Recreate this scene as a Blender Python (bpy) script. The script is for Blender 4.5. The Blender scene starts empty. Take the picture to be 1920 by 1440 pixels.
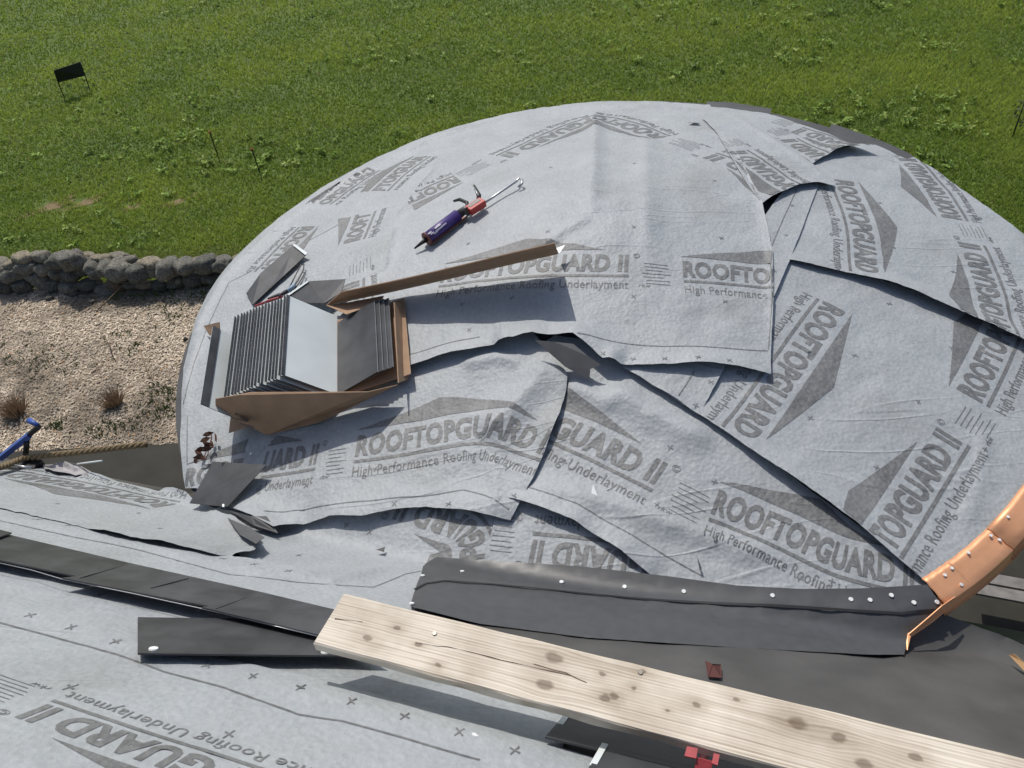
import bpy, bmesh, math, random
import numpy as np
from mathutils import Vector, Matrix, noise as mnoise
from mathutils.geometry import delaunay_2d_cdt
random.seed(7); rng = np.random.default_rng(7)
sc = bpy.context.scene
col = sc.collection
rad = math.radians

# ------------------------------------------------------------------ camera, sky, sun, exposure
ZC = 6.5                       # camera height above the lawn
PITCH, ROLL, FPX = rad(44), rad(-9), 1440.0
cp, sp, cr, sr = math.cos(PITCH), math.sin(PITCH), math.cos(ROLL), math.sin(ROLL)
FW = Vector((0, cp, -sp)); UL = Vector((0, sp, cp)); XR = Vector((1, 0, 0))
CR = XR * cr + UL * sr; CU = -XR * sr + UL * cr
cam = bpy.data.cameras.new('camera'); cam_o = bpy.data.objects.new('camera', cam); col.objects.link(cam_o)
cam_o.matrix_world = Matrix(((CR.x, CU.x, -FW.x, 0), (CR.y, CU.y, -FW.y, 0), (CR.z, CU.z, -FW.z, ZC), (0, 0, 0, 1)))
cam.sensor_width = 36; cam.lens = FPX / 1920 * 36; cam.clip_end = 500; cam.clip_start = 0.05
sc.camera = cam_o

SUN_AZ, SUN_EL = rad(102), rad(53)
world = bpy.data.worlds.new('World'); sc.world = world; world.use_nodes = True
wn = world.node_tree; bg = wn.nodes['Background']
sky = wn.nodes.new('ShaderNodeTexSky'); sky.sky_type = 'NISHITA'; sky.sun_disc = False
sky.sun_elevation = SUN_EL; sky.sun_rotation = math.pi / 2 - SUN_AZ; sky.dust_density = 2.5
wn.links.new(sky.outputs[0], bg.inputs[0]); bg.inputs[1].default_value = 0.115
sl = bpy.data.lights.new('sun', 'SUN'); sl.energy = 3.3; sl.angle = rad(0.6); sl.color = (1, .955, .88)
so = bpy.data.objects.new('sun', sl); col.objects.link(so)
SD = Vector((math.cos(SUN_EL) * math.cos(SUN_AZ), math.cos(SUN_EL) * math.sin(SUN_AZ), math.sin(SUN_EL)))
so.rotation_euler = SD.to_track_quat('Z', 'Y').to_euler(); so.location = (0, 0, 20)
sc.view_settings.view_transform = 'Standard'; sc.view_settings.look = 'None'
sc.view_settings.exposure = -0.04; sc.view_settings.gamma = 1

# ------------------------------------------------------------------ helpers
def ray(px, py):
    x = (px - 960) / FPX; y = (720 - py) / FPX
    return FW + CR * x + CU * y

ZE = ZC - 2.39                                    # eave height
TC = (0.48517, 3.09266); TR, TH = 2.096, 0.42     # tower centre, eave radius, rise
EA = rad(157.5); ED = (math.cos(EA), math.sin(EA)); DN = (math.cos(EA - math.pi / 2), math.sin(EA - math.pi / 2))
E0 = (1.0917, 1.0332); SLOPE = math.tan(rad(44.5))
def main_z(x, y):
    return ZE - .02 - SLOPE * ((x - E0[0]) * DN[0] + (y - E0[1]) * DN[1])
def cone_z(x, y):
    r = np.hypot(x - TC[0], y - TC[1])
    return ZE + TH * (1 - r / TR) - .4 * np.maximum(r - TR + .01, 0) - 0.02 * np.exp(-(r / .12) ** 2)
def S(x, y):
    a, b = cone_z(x, y), main_z(x, y); k = .05
    h = np.clip(.5 + .5 * (a - b) / k, 0, 1)
    return b * (1 - h) + a * h + k * h * (1 - h)
def S_hit(x, y):                                  # the same surface without the drooping eave
    r = np.hypot(x - TC[0], y - TC[1]); a = ZE + TH * (1 - r / TR); b = main_z(x, y); k = .05
    h = np.clip(.5 + .5 * (a - b) / k, 0, 1)
    return b * (1 - h) + a * h + k * h * (1 - h)
def W(px, py, off=0.0, fn=S_hit):
    d = ray(px, py); t = np.linspace(.6, 12, 900)
    g = ZC + d.z * t - fn(d.x * t, d.y * t) - off
    i = int(np.argmax(g < 0)); i = max(i, 1)
    a, b = t[i - 1], t[i]
    for _ in range(24):
        m = (a + b) / 2
        if ZC + d.z * m - float(fn(np.float64(d.x * m), np.float64(d.y * m))) - off > 0: a = m
        else: b = m
    return Vector((d.x * a, d.y * a, ZC + d.z * a))
def G(px, py, z=0.0):                             # point on a level plane
    d = ray(px, py); t = (z - ZC) / d.z
    return Vector((d.x * t, d.y * t, z))
def WN(p, e=.02):
    zx = (float(S(p.x + e, p.y)) - float(S(p.x - e, p.y))) / (2 * e); zy = (float(S(p.x, p.y + e)) - float(S(p.x, p.y - e))) / (2 * e)
    return Vector((-zx, -zy, 1)).normalized()

def hsh(ix, iy, s):
    n = (ix * 374761393 + iy * 668265263 + s * 974711) & 0x7fffffff
    n = ((n ^ (n >> 13)) * 1274126177) & 0x7fffffff
    return ((n ^ (n >> 16)) & 0xffff) / 65535.0
def vnoise(x, y, s=0):
    ix = np.floor(x).astype(np.int64); iy = np.floor(y).astype(np.int64)
    fx, fy = x - ix, y - iy; fx = fx * fx * (3 - 2 * fx); fy = fy * fy * (3 - 2 * fy)
    a, b = hsh(ix, iy, s), hsh(ix + 1, iy, s); c, d = hsh(ix, iy + 1, s), hsh(ix + 1, iy + 1, s)
    return (a * (1 - fx) + b * fx) * (1 - fy) + (c * (1 - fx) + d * fx) * fy - .5

def seg_dist(x, y, pl):                           # distance to polyline and arc fraction
    best = np.full(x.shape, 1e9); fr = np.zeros(x.shape)
    L = [0.0]
    for i in range(len(pl) - 1): L.append(L[-1] + math.dist(pl[i], pl[i + 1]))
    for i in range(len(pl) - 1):
        ax, ay = pl[i]; bx, by = pl[i + 1]; dx, dy = bx - ax, by - ay; l2 = dx * dx + dy * dy + 1e-12
        t = np.clip(((x - ax) * dx + (y - ay) * dy) / l2, 0, 1)
        d = np.hypot(x - ax - t * dx, y - ay - t * dy); m = d < best
        best = np.where(m, d, best); fr = np.where(m, (L[i] + t * math.sqrt(l2)) / L[-1], fr)
    return best, fr
def inside(x, y, poly):
    c = np.zeros(x.shape, bool); n = len(poly)
    for i in range(n):
        ax, ay = poly[i]; bx, by = poly[(i + 1) % n]
        if ay == by: continue
        m = ((ay > y) != (by > y)) & (x < (bx - ax) * (y - ay) / (by - ay) + ax); c ^= m
    return c

def link(o, parent=None):
    col.objects.link(o)
    if parent is not None: o.parent = parent
    return o
def mesh_obj(name, verts, faces, mat, parent=None, smooth=False, origin=None):
    me = bpy.data.meshes.new(name)
    v = [tuple(p) for p in verts]
    if origin is not None: v = [(p[0] - origin[0], p[1] - origin[1], p[2] - origin[2]) for p in v]
    me.from_pydata(v, [], [tuple(int(i) for i in f) for f in faces]); me.update()
    for m in (mat if isinstance(mat, (list, tuple)) else [mat]): me.materials.append(m)
    if smooth: me.polygons.foreach_set('use_smooth', [True] * len(me.polygons))
    o = bpy.data.objects.new(name, me); link(o, parent)
    if origin is not None: o.location = origin
    return o
def bm_obj(name, bm, mat, parent=None, smooth=False):
    me = bpy.data.meshes.new(name); bm.normal_update(); bm.to_mesh(me); bm.free()
    for m in (mat if isinstance(mat, (list, tuple)) else [mat]): me.materials.append(m)
    if smooth: me.polygons.foreach_set('use_smooth', [True] * len(me.polygons))
    return link(bpy.data.objects.new(name, me), parent)
def empty(name, loc):
    o = bpy.data.objects.new(name, None); o.empty_display_size = .05; link(o); o.location = loc; return o
def tag(o, label=None, cat=None, group=None, kind=None):
    if label: o['label'] = label
    if cat: o['category'] = cat
    if group: o['group'] = group
    if kind: o['kind'] = kind
    return o
def unparent_shift(o):                            # child built in world coordinates under a moved Empty
    o.matrix_parent_inverse = Matrix.Translation(-Vector(o.parent.location)); return o

def mbox(bm, c, ax, ay, az, hx, hy, hz, bev=0.0, mi=0):
    vs = []
    for sx in (-1, 1):
        for sy in (-1, 1):
            for sz in (-1, 1):
                vs.append(bm.verts.new(c + ax * (hx * sx) + ay * (hy * sy) + az * (hz * sz)))
    q = [(0, 1, 3, 2), (4, 6, 7, 5), (0, 4, 5, 1), (2, 3, 7, 6), (0, 2, 6, 4), (1, 5, 7, 3)]
    fs = [bm.faces.new([vs[i] for i in f]) for f in q]
    for f in fs: f.material_index = mi
    if bev:
        es = list({e for f in fs for e in f.edges})
        bmesh.ops.bevel(bm, geom=es, offset=bev, segments=2, affect='EDGES', profile=.5)
    return vs
def mtube(bm, pts, r, n=8, caps=True, mi=0):
    pts = [Vector(p) for p in pts]; rs = r if isinstance(r, (list, tuple)) else [r] * len(pts)
    rings = []; pu = None
    for i, p in enumerate(pts):
        t = (pts[min(i + 1, len(pts) - 1)] - pts[max(i - 1, 0)]).normalized()
        if pu is None:
            pu = t.orthogonal().normalized()
        u = (pu - t * pu.dot(t)).normalized(); v = t.cross(u); pu = u
        rings.append([bm.verts.new(p + (u * math.cos(2 * math.pi * k / n) + v * math.sin(2 * math.pi * k / n)) * rs[i]) for k in range(n)])
    for a, b in zip(rings, rings[1:]):
        for k in range(n):
            f = bm.faces.new((a[k], a[(k + 1) % n], b[(k + 1) % n], b[k])); f.material_index = mi; f.smooth = True
    if caps:
        for rr in (list(reversed(rings[0])), rings[-1]):
            f = bm.faces.new(rr); f.material_index = mi
def prism(bm, pts, thick, up=None, mi=0):         # slab from a 3D outline, thickened along its normal
    pts = [Vector(p) for p in pts]
    if up is None:
        n = Vector((0, 0, 0))
        for i in range(1, len(pts) - 1): n += (pts[i] - pts[0]).cross(pts[i + 1] - pts[0])
        n.normalize()
        if n.z < 0: n = -n
    else: n = up
    a = [bm.verts.new(p + n * thick) for p in pts]; b = [bm.verts.new(p) for p in pts]
    f1 = bm.faces.new(a); f2 = bm.faces.new(list(reversed(b))); f1.material_index = f2.material_index = mi
    for i in range(len(pts)):
        f = bm.faces.new((b[i], b[(i + 1) % len(pts)], a[(i + 1) % len(pts)], a[i])); f.material_index = mi
    bmesh.ops.recalc_face_normals(bm, faces=bm.faces[:])

# ------------------------------------------------------------------ materials
def mat(name, c, rough=.7, metal=0.0, var=0.0, vscale=6.0, bump=0.0, bscale=120.0, spec=.4, c2=None, bdist=.002):
    m = bpy.data.materials.new(name); m.use_nodes = True; nt = m.node_tree; b = nt.nodes['Principled BSDF']
    b.inputs['Roughness'].default_value = rough; b.inputs['Metallic'].default_value = metal
    b.inputs['Specular IOR Level'].default_value = spec
    b.inputs['Base Color'].default_value = (*c, 1)
    tc = nt.nodes.new('ShaderNodeTexCoord')
    if var or c2:
        no = nt.nodes.new('ShaderNodeTexNoise'); no.inputs['Scale'].default_value = vscale; no.inputs['Detail'].default_value = 6
        nt.links.new(tc.outputs['Object'], no.inputs['Vector'])
        rp = nt.nodes.new('ShaderNodeValToRGB'); e = rp.color_ramp.elements
        e[0].position = .3; e[1].position = .7
        if c2: e[0].color = (*c, 1); e[1].color = (*c2, 1)
        else:
            e[0].color = (*[k * (1 - var) for k in c], 1); e[1].color = (*[min(1, k * (1 + var)) for k in c], 1)
        nt.links.new(no.outputs['Fac'], rp.inputs['Fac']); nt.links.new(rp.outputs['Color'], b.inputs['Base Color'])
    if bump:
        n2 = nt.nodes.new('ShaderNodeTexNoise'); n2.inputs['Scale'].default_value = bscale; n2.inputs['Detail'].default_value = 3
        nt.links.new(tc.outputs['Object'], n2.inputs['Vector'])
        bp = nt.nodes.new('ShaderNodeBump'); bp.inputs['Strength'].default_value = bump; bp.inputs['Distance'].default_value = bdist
        nt.links.new(n2.outputs['Fac'], bp.inputs['Height']); nt.links.new(bp.outputs['Normal'], b.inputs['Normal'])
    return m

def underlay_mat(name, base, lo, hi):
    m = bpy.data.materials.new(name); m.use_nodes = True; nt = m.node_tree; b = nt.nodes['Principled BSDF']
    b.inputs['Roughness'].default_value = .5; b.inputs['Specular IOR Level'].default_value = .45
    tc = nt.nodes.new('ShaderNodeTexCoord')
    def noi(s, d, st=None):
        n = nt.nodes.new('ShaderNodeTexNoise'); n.inputs['Scale'].default_value = s; n.inputs['Detail'].default_value = d
        if st:
            mp = nt.nodes.new('ShaderNodeMapping'); mp.inputs['Scale'].default_value = st; mp.inputs['Rotation'].default_value = (0, 0, .4)
            nt.links.new(tc.outputs['Object'], mp.inputs['Vector']); nt.links.new(mp.outputs['Vector'], n.inputs['Vector'])
        else: nt.links.new(tc.outputs['Object'], n.inputs['Vector'])
        return n
    n1 = noi(90, 5, (1, .45, 1)); n2 = noi(5, 4); n3 = noi(420, 2)
    ma = nt.nodes.new('ShaderNodeMath'); ma.operation = 'MULTIPLY_ADD'; ma.inputs[1].default_value = .55
    nt.links.new(n1.outputs['Fac'], ma.inputs[0])
    mb = nt.nodes.new('ShaderNodeMath'); mb.operation = 'MULTIPLY'; mb.inputs[1].default_value = .45
    nt.links.new(n2.outputs['Fac'], mb.inputs[0]); nt.links.new(mb.outputs[0], ma.inputs[2])
    rp = nt.nodes.new('ShaderNodeValToRGB'); e = rp.color_ramp.elements; e[0].position = .36; e[1].position = .64
    e[0].color = (*[k * lo for k in base], 1); e[1].color = (*[k * hi for k in base], 1)
    nt.links.new(ma.outputs[0], rp.inputs['Fac'])
    # scuffs and foot marks
    n4 = noi(2.3, 8); r2 = nt.nodes.new('ShaderNodeValToRGB'); e = r2.color_ramp.elements
    e[0].position = .56; e[0].color = (1, 1, 1, 1); e[1].position = .72; e[1].color = (.80, .79, .76, 1)
    nt.links.new(n4.outputs['Fac'], r2.inputs['Fac'])
    mx = nt.nodes.new('ShaderNodeMix'); mx.data_type = 'RGBA'; mx.blend_type = 'MULTIPLY'; mx.inputs[0].default_value = 1
    nt.links.new(rp.outputs['Color'], mx.inputs[6]); nt.links.new(r2.outputs['Color'], mx.inputs[7])
    nt.links.new(mx.outputs[2], b.inputs['Base Color'])
    vo = nt.nodes.new('ShaderNodeTexVoronoi'); vo.inputs['Scale'].default_value = 62
    nt.links.new(tc.outputs['Object'], vo.inputs['Vector'])
    n5 = noi(22, 4)
    s1 = nt.nodes.new('ShaderNodeMath'); s1.operation = 'MULTIPLY_ADD'; s1.inputs[1].default_value = .35
    nt.links.new(vo.outputs['Distance'], s1.inputs[0]); nt.links.new(n5.outputs['Fac'], s1.inputs[2])
    s2 = nt.nodes.new('ShaderNodeMath'); s2.operation = 'MULTIPLY_ADD'; s2.inputs[1].default_value = .25
    nt.links.new(n3.outputs['Fac'], s2.inputs[0]); nt.links.new(s1.outputs[0], s2.inputs[2])
    bp = nt.nodes.new('ShaderNodeBump'); bp.inputs['Strength'].default_value = .55; bp.inputs['Distance'].default_value = .008
    # sparse thin creases
    nc = noi(1.5, 1.2, (.6, 5, 1)); sb_ = nt.nodes.new('ShaderNodeMath'); sb_.operation = 'SUBTRACT'; sb_.inputs[1].default_value = .5; nt.links.new(nc.outputs['Fac'], sb_.inputs[0])
    ab = nt.nodes.new('ShaderNodeMath'); ab.operation = 'ABSOLUTE'; nt.links.new(sb_.outputs[0], ab.inputs[0])
    mr_ = nt.nodes.new('ShaderNodeMapRange'); mr_.interpolation_type = 'SMOOTHSTEP'; mr_.inputs[1].default_value = 0; mr_.inputs[2].default_value = .02; mr_.inputs[3].default_value = .42; mr_.inputs[4].default_value = 0; nt.links.new(ab.outputs[0], mr_.inputs[0])
    nm_ = noi(1.3, 2); mm = nt.nodes.new('ShaderNodeMapRange'); mm.inputs[1].default_value = .48; mm.inputs[2].default_value = .62; nt.links.new(nm_.outputs['Fac'], mm.inputs[0])
    cm = nt.nodes.new('ShaderNodeMath'); cm.operation = 'MULTIPLY'; nt.links.new(mr_.outputs[0], cm.inputs[0]); nt.links.new(mm.outputs[0], cm.inputs[1])
    s3 = nt.nodes.new('ShaderNodeMath'); s3.operation = 'ADD'; nt.links.new(s2.outputs[0], s3.inputs[0]); nt.links.new(cm.outputs[0], s3.inputs[1]); s2 = s3
    nt.links.new(s2.outputs[0], bp.inputs['Height']); nt.links.new(bp.outputs['Normal'], b.inputs['Normal'])
    return m
UNDER = underlay_mat('underlayment', (.342, .367, .384), .88, 1.10)
PRINT = underlay_mat('print_ink', (.155, .160, .162), .74, 1.3)
DARK = mat('dark_metal', (.050, .052, .056), .45, 0, .38, 11, .2, 60, .45)
def vary(m, lo, hi):
    nt = m.node_tree; b = nt.nodes['Principled BSDF']; src = b.inputs['Base Color'].links[0].from_socket
    oi = nt.nodes.new('ShaderNodeObjectInfo'); mr = nt.nodes.new('ShaderNodeMapRange'); mr.inputs[3].default_value = lo; mr.inputs[4].default_value = hi
    nt.links.new(oi.outputs['Random'], mr.inputs[0]); hs = nt.nodes.new('ShaderNodeHueSaturation'); nt.links.new(mr.outputs[0], hs.inputs['Value'])
    nt.links.new(src, hs.inputs['Color']); nt.links.new(hs.outputs[0], b.inputs['Base Color'])
vary(DARK, .8, 1.25)
FLASH = mat('flashing_metal', (.068, .071, .075), .42, 0, .1, 30, .1, 120, .45)
WHITE = mat('white_coat', (.64, .69, .69), .4, 0, .05, 8)
STEEL = mat('steel', (.45, .46, .47), .35, .8)
CARD = mat('cardboard', (.34, .225, .145), .85, 0, .12, 14, .2, 260)
CAPW = mat('nail_cap', (.75, .77, .76), .4)
MEMB = mat('roof_membrane', (.076, .075, .073), .6, 0, .3, 3.5, .5, 40, .35)
DECK = mat('roof_deck', (.065, .068, .072), .7, 0, .2, 6)
COPPER = mat('copper', (.80, .41, .22), .5, .5, .14, 7, .2, 30, .5, bdist=.004)
WALL = mat('house_wall', (.07, .058, .05), .8, 0, .2, 4)
RED = mat('red_paint', (.36, .055, .06), .5, 0, .25, 30)
BLUE = mat('blue_paint', (.045, .10, .36), .45, 0, .15, 20)
BLACK = mat('black_rubber', (.018, .018, .02), .5)
REDBR = mat('reddish_scrap', (.10, .035, .03), .7)

# ------------------------------------------------------------------ setting: ground
def noisy_ground(name, pts, z, m, kind='structure'):
    return tag(mesh_obj(name, [(x, y, z) for x, y in pts], [list(range(len(pts)))], m), kind=kind)
def lawn_mat():
    m = bpy.data.materials.new('lawn_soil'); m.use_nodes = True; nt = m.node_tree; b = nt.nodes['Principled BSDF']; b.inputs['Roughness'].default_value = .9
    tc = nt.nodes.new('ShaderNodeTexCoord'); prev = None
    def nz(s, d):
        n = nt.nodes.new('ShaderNodeTexNoise'); n.inputs['Scale'].default_value = s; n.inputs['Detail'].default_value = d
        nt.links.new(tc.outputs['Object'], n.inputs['Vector']); return n
    a, c = nz(.5, 6), nz(14, 6)
    r1 = nt.nodes.new('ShaderNodeValToRGB'); e = r1.color_ramp.elements; e[0].position = .35; e[1].position = .68
    e[0].color = (.075, .125, .018, 1); e[1].color = (.12, .175, .026, 1); nt.links.new(a.outputs['Fac'], r1.inputs['Fac'])
    r2 = nt.nodes.new('ShaderNodeValToRGB'); e = r2.color_ramp.elements; e[0].position = .35; e[1].position = .7
    e[0].color = (.55, .55, .5, 1); e[1].color = (1.25, 1.2, 1.1, 1); nt.links.new(c.outputs['Fac'], r2.inputs['Fac'])
    mx = nt.nodes.new('ShaderNodeMix'); mx.data_type = 'RGBA'; mx.blend_type = 'MULTIPLY'; mx.inputs[0].default_value = 1
    nt.links.new(r1.outputs['Color'], mx.inputs[6]); nt.links.new(r2.outputs['Color'], mx.inputs[7]); nt.links.new(mx.outputs[2], b.inputs['Base Color'])
    return m
LAWN = lawn_mat()
noisy_ground('lawn', [(-120, -60), (120, -60), (120, 200), (-120, 200)], 0, LAWN)

# where the bed, bare patches and the wall lie
wall_a, wall_b = G(-120, 520, .02), G(520, 512, .02)
bed = [G(-120, 545), G(520, 535), G(700, 640), G(560, 900), G(200, 1040), G(-300, 1000), G(-300, 560)]
MULCH = mat('mulch_soil', (.20, .16, .115), .95, 0, 0, 5, .6, 60, .2, c2=(.38, .31, .23), bdist=.01)
noisy_ground('mulch_bed', [(p.x, p.y) for p in bed], .008, MULCH)
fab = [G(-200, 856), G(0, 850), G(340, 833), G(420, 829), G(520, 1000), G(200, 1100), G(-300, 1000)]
FAB_SHADE = mat('fabric_and_shade', (.030, .029, .022), .85, 0, .25, 3, .4, 20)  # dark fabric colour, also painted shade on the plate by the deck
tag(mesh_obj('paved_strip', [(p.x, p.y, .02) for p in fab], [list(range(len(fab)))], FAB_SHADE), kind='structure')

# ------------------------------------------------------------------ house and tower (things with parts)
house = empty('house', (0, 0, 0)); tag(house, 'house with low pitched roof in the foreground under the grey underlayment', 'house')
def mr_pt(u, d, dz=0):                            # u along the eave, d up the slope from the eave line
    x = E0[0] + ED[0] * u - DN[0] * d; y = E0[1] + ED[1] * u - DN[1] * d
    return Vector((x, y, float(main_z(x, y)) + dz))
bm = bmesh.new(); N = 46; rows = []
for i in range(N + 1):
    u = -3.5 + 10 * i / N; rows.append([bm.verts.new(mr_pt(u, d, -.008)) for d in (-.20 if u > 1.5 else -.37, 0, .5, 1, 1.6, 2.2)])
for a, b in zip(rows, rows[1:]):
    for k in range(5): bm.faces.new((a[k], b[k], b[k + 1], a[k + 1]))
bm_obj('roof_deck', bm, MEMB, house)
bm = bmesh.new(); ev = Vector((ED[0], ED[1], 0)); dv = Vector((DN[0], DN[1], 0)); zv = Vector((0, 0, 1))
mbox(bm, mr_pt(1.5, -.17, -.12), ev, dv, zv, 5, .012, .085); bm_obj('fascia_board', bm, WALL, house)
bm = bmesh.new(); mbox(bm, Vector((mr_pt(1.5, 2.0).x, mr_pt(1.5, 2.0).y, 1.9)), ev, dv, zv, 4.9, 1.8, 1.9); bm_obj('wall', bm, WALL, house)

tower = empty('round_tower', (TC[0], TC[1], 0)); tag(tower, 'round tower with a low conical roof covered in grey underlayment', 'tower')
bm = bmesh.new(); NA = 96; rr = [0, .15, .3, .6, .9, 1.2, 1.5, 1.8, 2.0, TR + .005]
v0 = None; rings = []
for r in rr:
    ring = []
    for k in range(NA):
        a = 2 * math.pi * k / NA; x, y = TC[0] + r * math.cos(a), TC[1] + r * math.sin(a)
        z = float(cone_z(x, y)) - .006
        if r == 0:
            if v0 is None: v0 = bm.verts.new((0, 0, z))
            continue
        ring.append(bm.verts.new((x - TC[0], y - TC[1], z)))
    if ring: rings.append(ring)
for k in range(NA): bm.faces.new((v0, rings[0][k], rings[0][(k + 1) % NA]))
for a, b in zip(rings, rings[1:]):
    for k in range(NA): bm.faces.new((a[k], b[k], b[(k + 1) % NA], a[(k + 1) % NA]))
bm_obj('roof_deck', bm, DECK, tower, True)
def band(name, r1, z1, r2, z2, m):
    bm = bmesh.new(); A = [bm.verts.new((r1 * math.cos(2 * math.pi * k / NA), r1 * math.sin(2 * math.pi * k / NA), z1)) for k in range(NA)]
    B = [bm.verts.new((r2 * math.cos(2 * math.pi * k / NA), r2 * math.sin(2 * math.pi * k / NA), z2)) for k in range(NA)]
    for k in range(NA): bm.faces.new((A[k], B[k], B[(k + 1) % NA], A[(k + 1) % NA]))
    bm_obj(name, bm, m, tower, True)
band('fascia_board', TR - .01, ZE - .045, TR - .01, ZE - .20, WALL)
band('soffit', TR - .01, ZE - .20, 1.75, ZE - .20, WALL)
band('wall', 1.75, ZE - .19, 1.75, 0, WALL)

# ------------------------------------------------------------------ underlayment sheets
def resample(pl, step, closed=False):
    out = []; n = len(pl); m = n if closed else n - 1
    for i in range(m):
        a, b = pl[i], pl[(i + 1) % n]; k = max(1, int(math.dist(a, b) / step))
        for j in range(k): out.append((a[0] + (b[0] - a[0]) * j / k, a[1] + (b[1] - a[1]) * j / k))
    if not closed: out.append(pl[-1])
    return out
class Sheet: pass
def wrinkle(x, y):
    c, s = math.cos(.5), math.sin(.5); u, v = x * c + y * s, -x * s + y * c
    return .007 * vnoise(u * 4.2, v * 7, 3) + .0042 * vnoise(u * 11 + 5, v * 17, 4) + .0026 * vnoise(x * 24, y * 29, 5) + .010 * vnoise(x * 1.7, y * 2.1, 9)
def sheet(name, label, px, off, lifts=(), ridges=(), grid=.024, m=None, wr=1.0, jag=.5, group='underlayment sheets', cat='underlayment'):
    s = Sheet(); s.off = off
    pp = resample(px, 9, True)
    pp = [(a + random.gauss(0, jag * .5), b + random.gauss(0, jag * .5)) for a, b in pp]
    w = [W(a, b, off) for a, b in pp]; poly = [(p.x, p.y) for p in w]; s.poly = poly
    LF = []
    for pl, hgt, wid in lifts:
        LF.append(([(q.x, q.y) for q in (W(a, b, off) for a, b in pl)], hgt, wid, 0))
    for pl, hgt, wid in ridges:
        LF.append(([(q.x, q.y) for q in (W(a, b, off) for a, b in pl)], hgt, wid, 1))
    def Hf(x, y):
        z = S(x, y) + off + wr * wrinkle(x, y)
        for pl, hgt, wid, kind in LF:
            d, fr = seg_dist(x, y, pl)
            if kind == 0:
                tp = np.clip(np.sin(np.pi * np.clip(fr, 0, 1)), 0, 1) ** .5
                wob = .75 + .8 * vnoise(fr * 5 + hgt * 999, fr * 0 + 3.3, 21)
                z = z + hgt * tp * wob * np.exp(-(d / wid) ** 2)
            else:
                tp = np.clip(np.minimum(fr, 1 - fr) * 6, 0, 1)
                z = z + hgt * tp * np.clip(1 - d / wid, 0, 1) ** 1.5
        return z
    s.H = Hf
    xs = [p[0] for p in poly]; ys = [p[1] for p in poly]
    gx, gy = np.meshgrid(np.arange(min(xs), max(xs), grid), np.arange(min(ys), max(ys), grid * .92))
    gx[::2] += grid / 2; gx = gx.ravel(); gy = gy.ravel()
    gx = gx + rng.normal(0, grid * .08, gx.shape); gy = gy + rng.normal(0, grid * .08, gy.shape)
    ok = inside(gx, gy, poly); gx, gy = gx[ok], gy[ok]
    d, _ = seg_dist(gx, gy, poly + [poly[0]]); gx, gy = gx[d > grid * .45], gy[d > grid * .45]
    n = len(poly)
    vin = [Vector(p) for p in poly] + [Vector((a, b)) for a, b in zip(gx, gy)]
    vo, eo, fo, *_ = delaunay_2d_cdt(vin, [], [list(range(n))], 1, 1e-5)
    vx = np.array([v[0] for v in vo]); vy = np.array([v[1] for v in vo]); vz = Hf(vx, vy)
    fo = [f if (vo[f[1]] - vo[f[0]]).cross(vo[f[2]] - vo[f[0]]) > 0 else f[::-1] for f in fo]
    c = W(*px[0], off)
    s.o = mesh_obj(name, np.c_[vx, vy, vz], fo, m or UNDER, None, True, (float(vx.mean()), float(vy.mean()), float(vz.mean())))
    tag(s.o, label, cat, group); s.c = Vector(s.o.location)
    s.marks = []
    return s

# ---- print: one logo mesh in unit coordinates, laid along a baseline on a sheet
def text_tris(body, offset, spacing=1.0, shear=0.0):
    cu = bpy.data.curves.new('t', 'FONT'); cu.body = body; cu.size = 1; cu.offset = offset; cu.space_character = spacing; cu.shear = shear
    cu.resolution_u = 3
    o = bpy.data.objects.new('t', cu); col.objects.link(o)
    dg = bpy.context.evaluated_depsgraph_get(); me = bpy.data.meshes.new_from_object(o.evaluated_get(dg))
    me.calc_loop_triangles(); v = np.array([p.co[:2] for p in me.vertices]); t = np.array([q.vertices[:] for q in me.loop_triangles])
    bpy.data.objects.remove(o); bpy.data.curves.remove(cu); bpy.data.meshes.remove(me)
    return v, t
def refine(v, t, lim):
    v = [tuple(p) for p in v]; t = [tuple(q) for q in t]
    for _ in range(12):
        mid = {}; out = []; ch = False
        def em(a, b):
            k = (min(a, b), max(a, b))
            if k not in mid:
                mid[k] = len(v); v.append(((v[a][0] + v[b][0]) / 2, (v[a][1] + v[b][1]) / 2))
            return mid[k]
        long = lambda a, b: math.dist(v[a], v[b]) > lim
        for a, b, c in t:
            L = [long(a, b), long(b, c), long(c, a)]; s = sum(L)
            if s == 0: out.append((a, b, c)); continue
            ch = True
            if s == 3:
                x, y, z = em(a, b), em(b, c), em(c, a); out += [(a, x, z), (x, b, y), (z, y, c), (x, y, z)]
            else:
                e = [(math.dist(v[a], v[b]) * L[0], a, b, c), (math.dist(v[b], v[c]) * L[1], b, c, a), (math.dist(v[c], v[a]) * L[2], c, a, b)]
                _, p, q, r = max(e); x = em(p, q)
                # split only along shared-safe longest edge; neighbours split it too because it is long for both
                if s == 1: out += [(p, x, r), (x, q, r)]
                else:
                    # two long edges: find both
                    if long(q, r):
                        y = em(q, r); out += [(p, x, r), (x, y, r), (x, q, y)]
                    else:
                        y = em(r, p); out += [(p, x, y), (x, q, r), (y, x, r)]
        t = out
        if not ch: break
    return np.array(v), np.array(t)
TITLE = 'ROOFTOPGUARD II'
tv, tt = text_tris(TITLE, .045, 1.06, .06)
x0, x1 = tv[:, 0].min(), tv[:, 0].max(); TW = x1 - x0; cap = tv[:, 1].max()
def frac(prefix):
    if prefix == '': return 0.0
    if prefix == TITLE: return 1.0
    v, _ = text_tris(prefix + 'I', .034, 1.06, .06); vi, _ = text_tris('I', .034, 1.06, .06)
    return (v[:, 0].max() - (vi[:, 0].max() - vi[:, 0].min()) - x0) / TW
CAPH = .112
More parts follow.
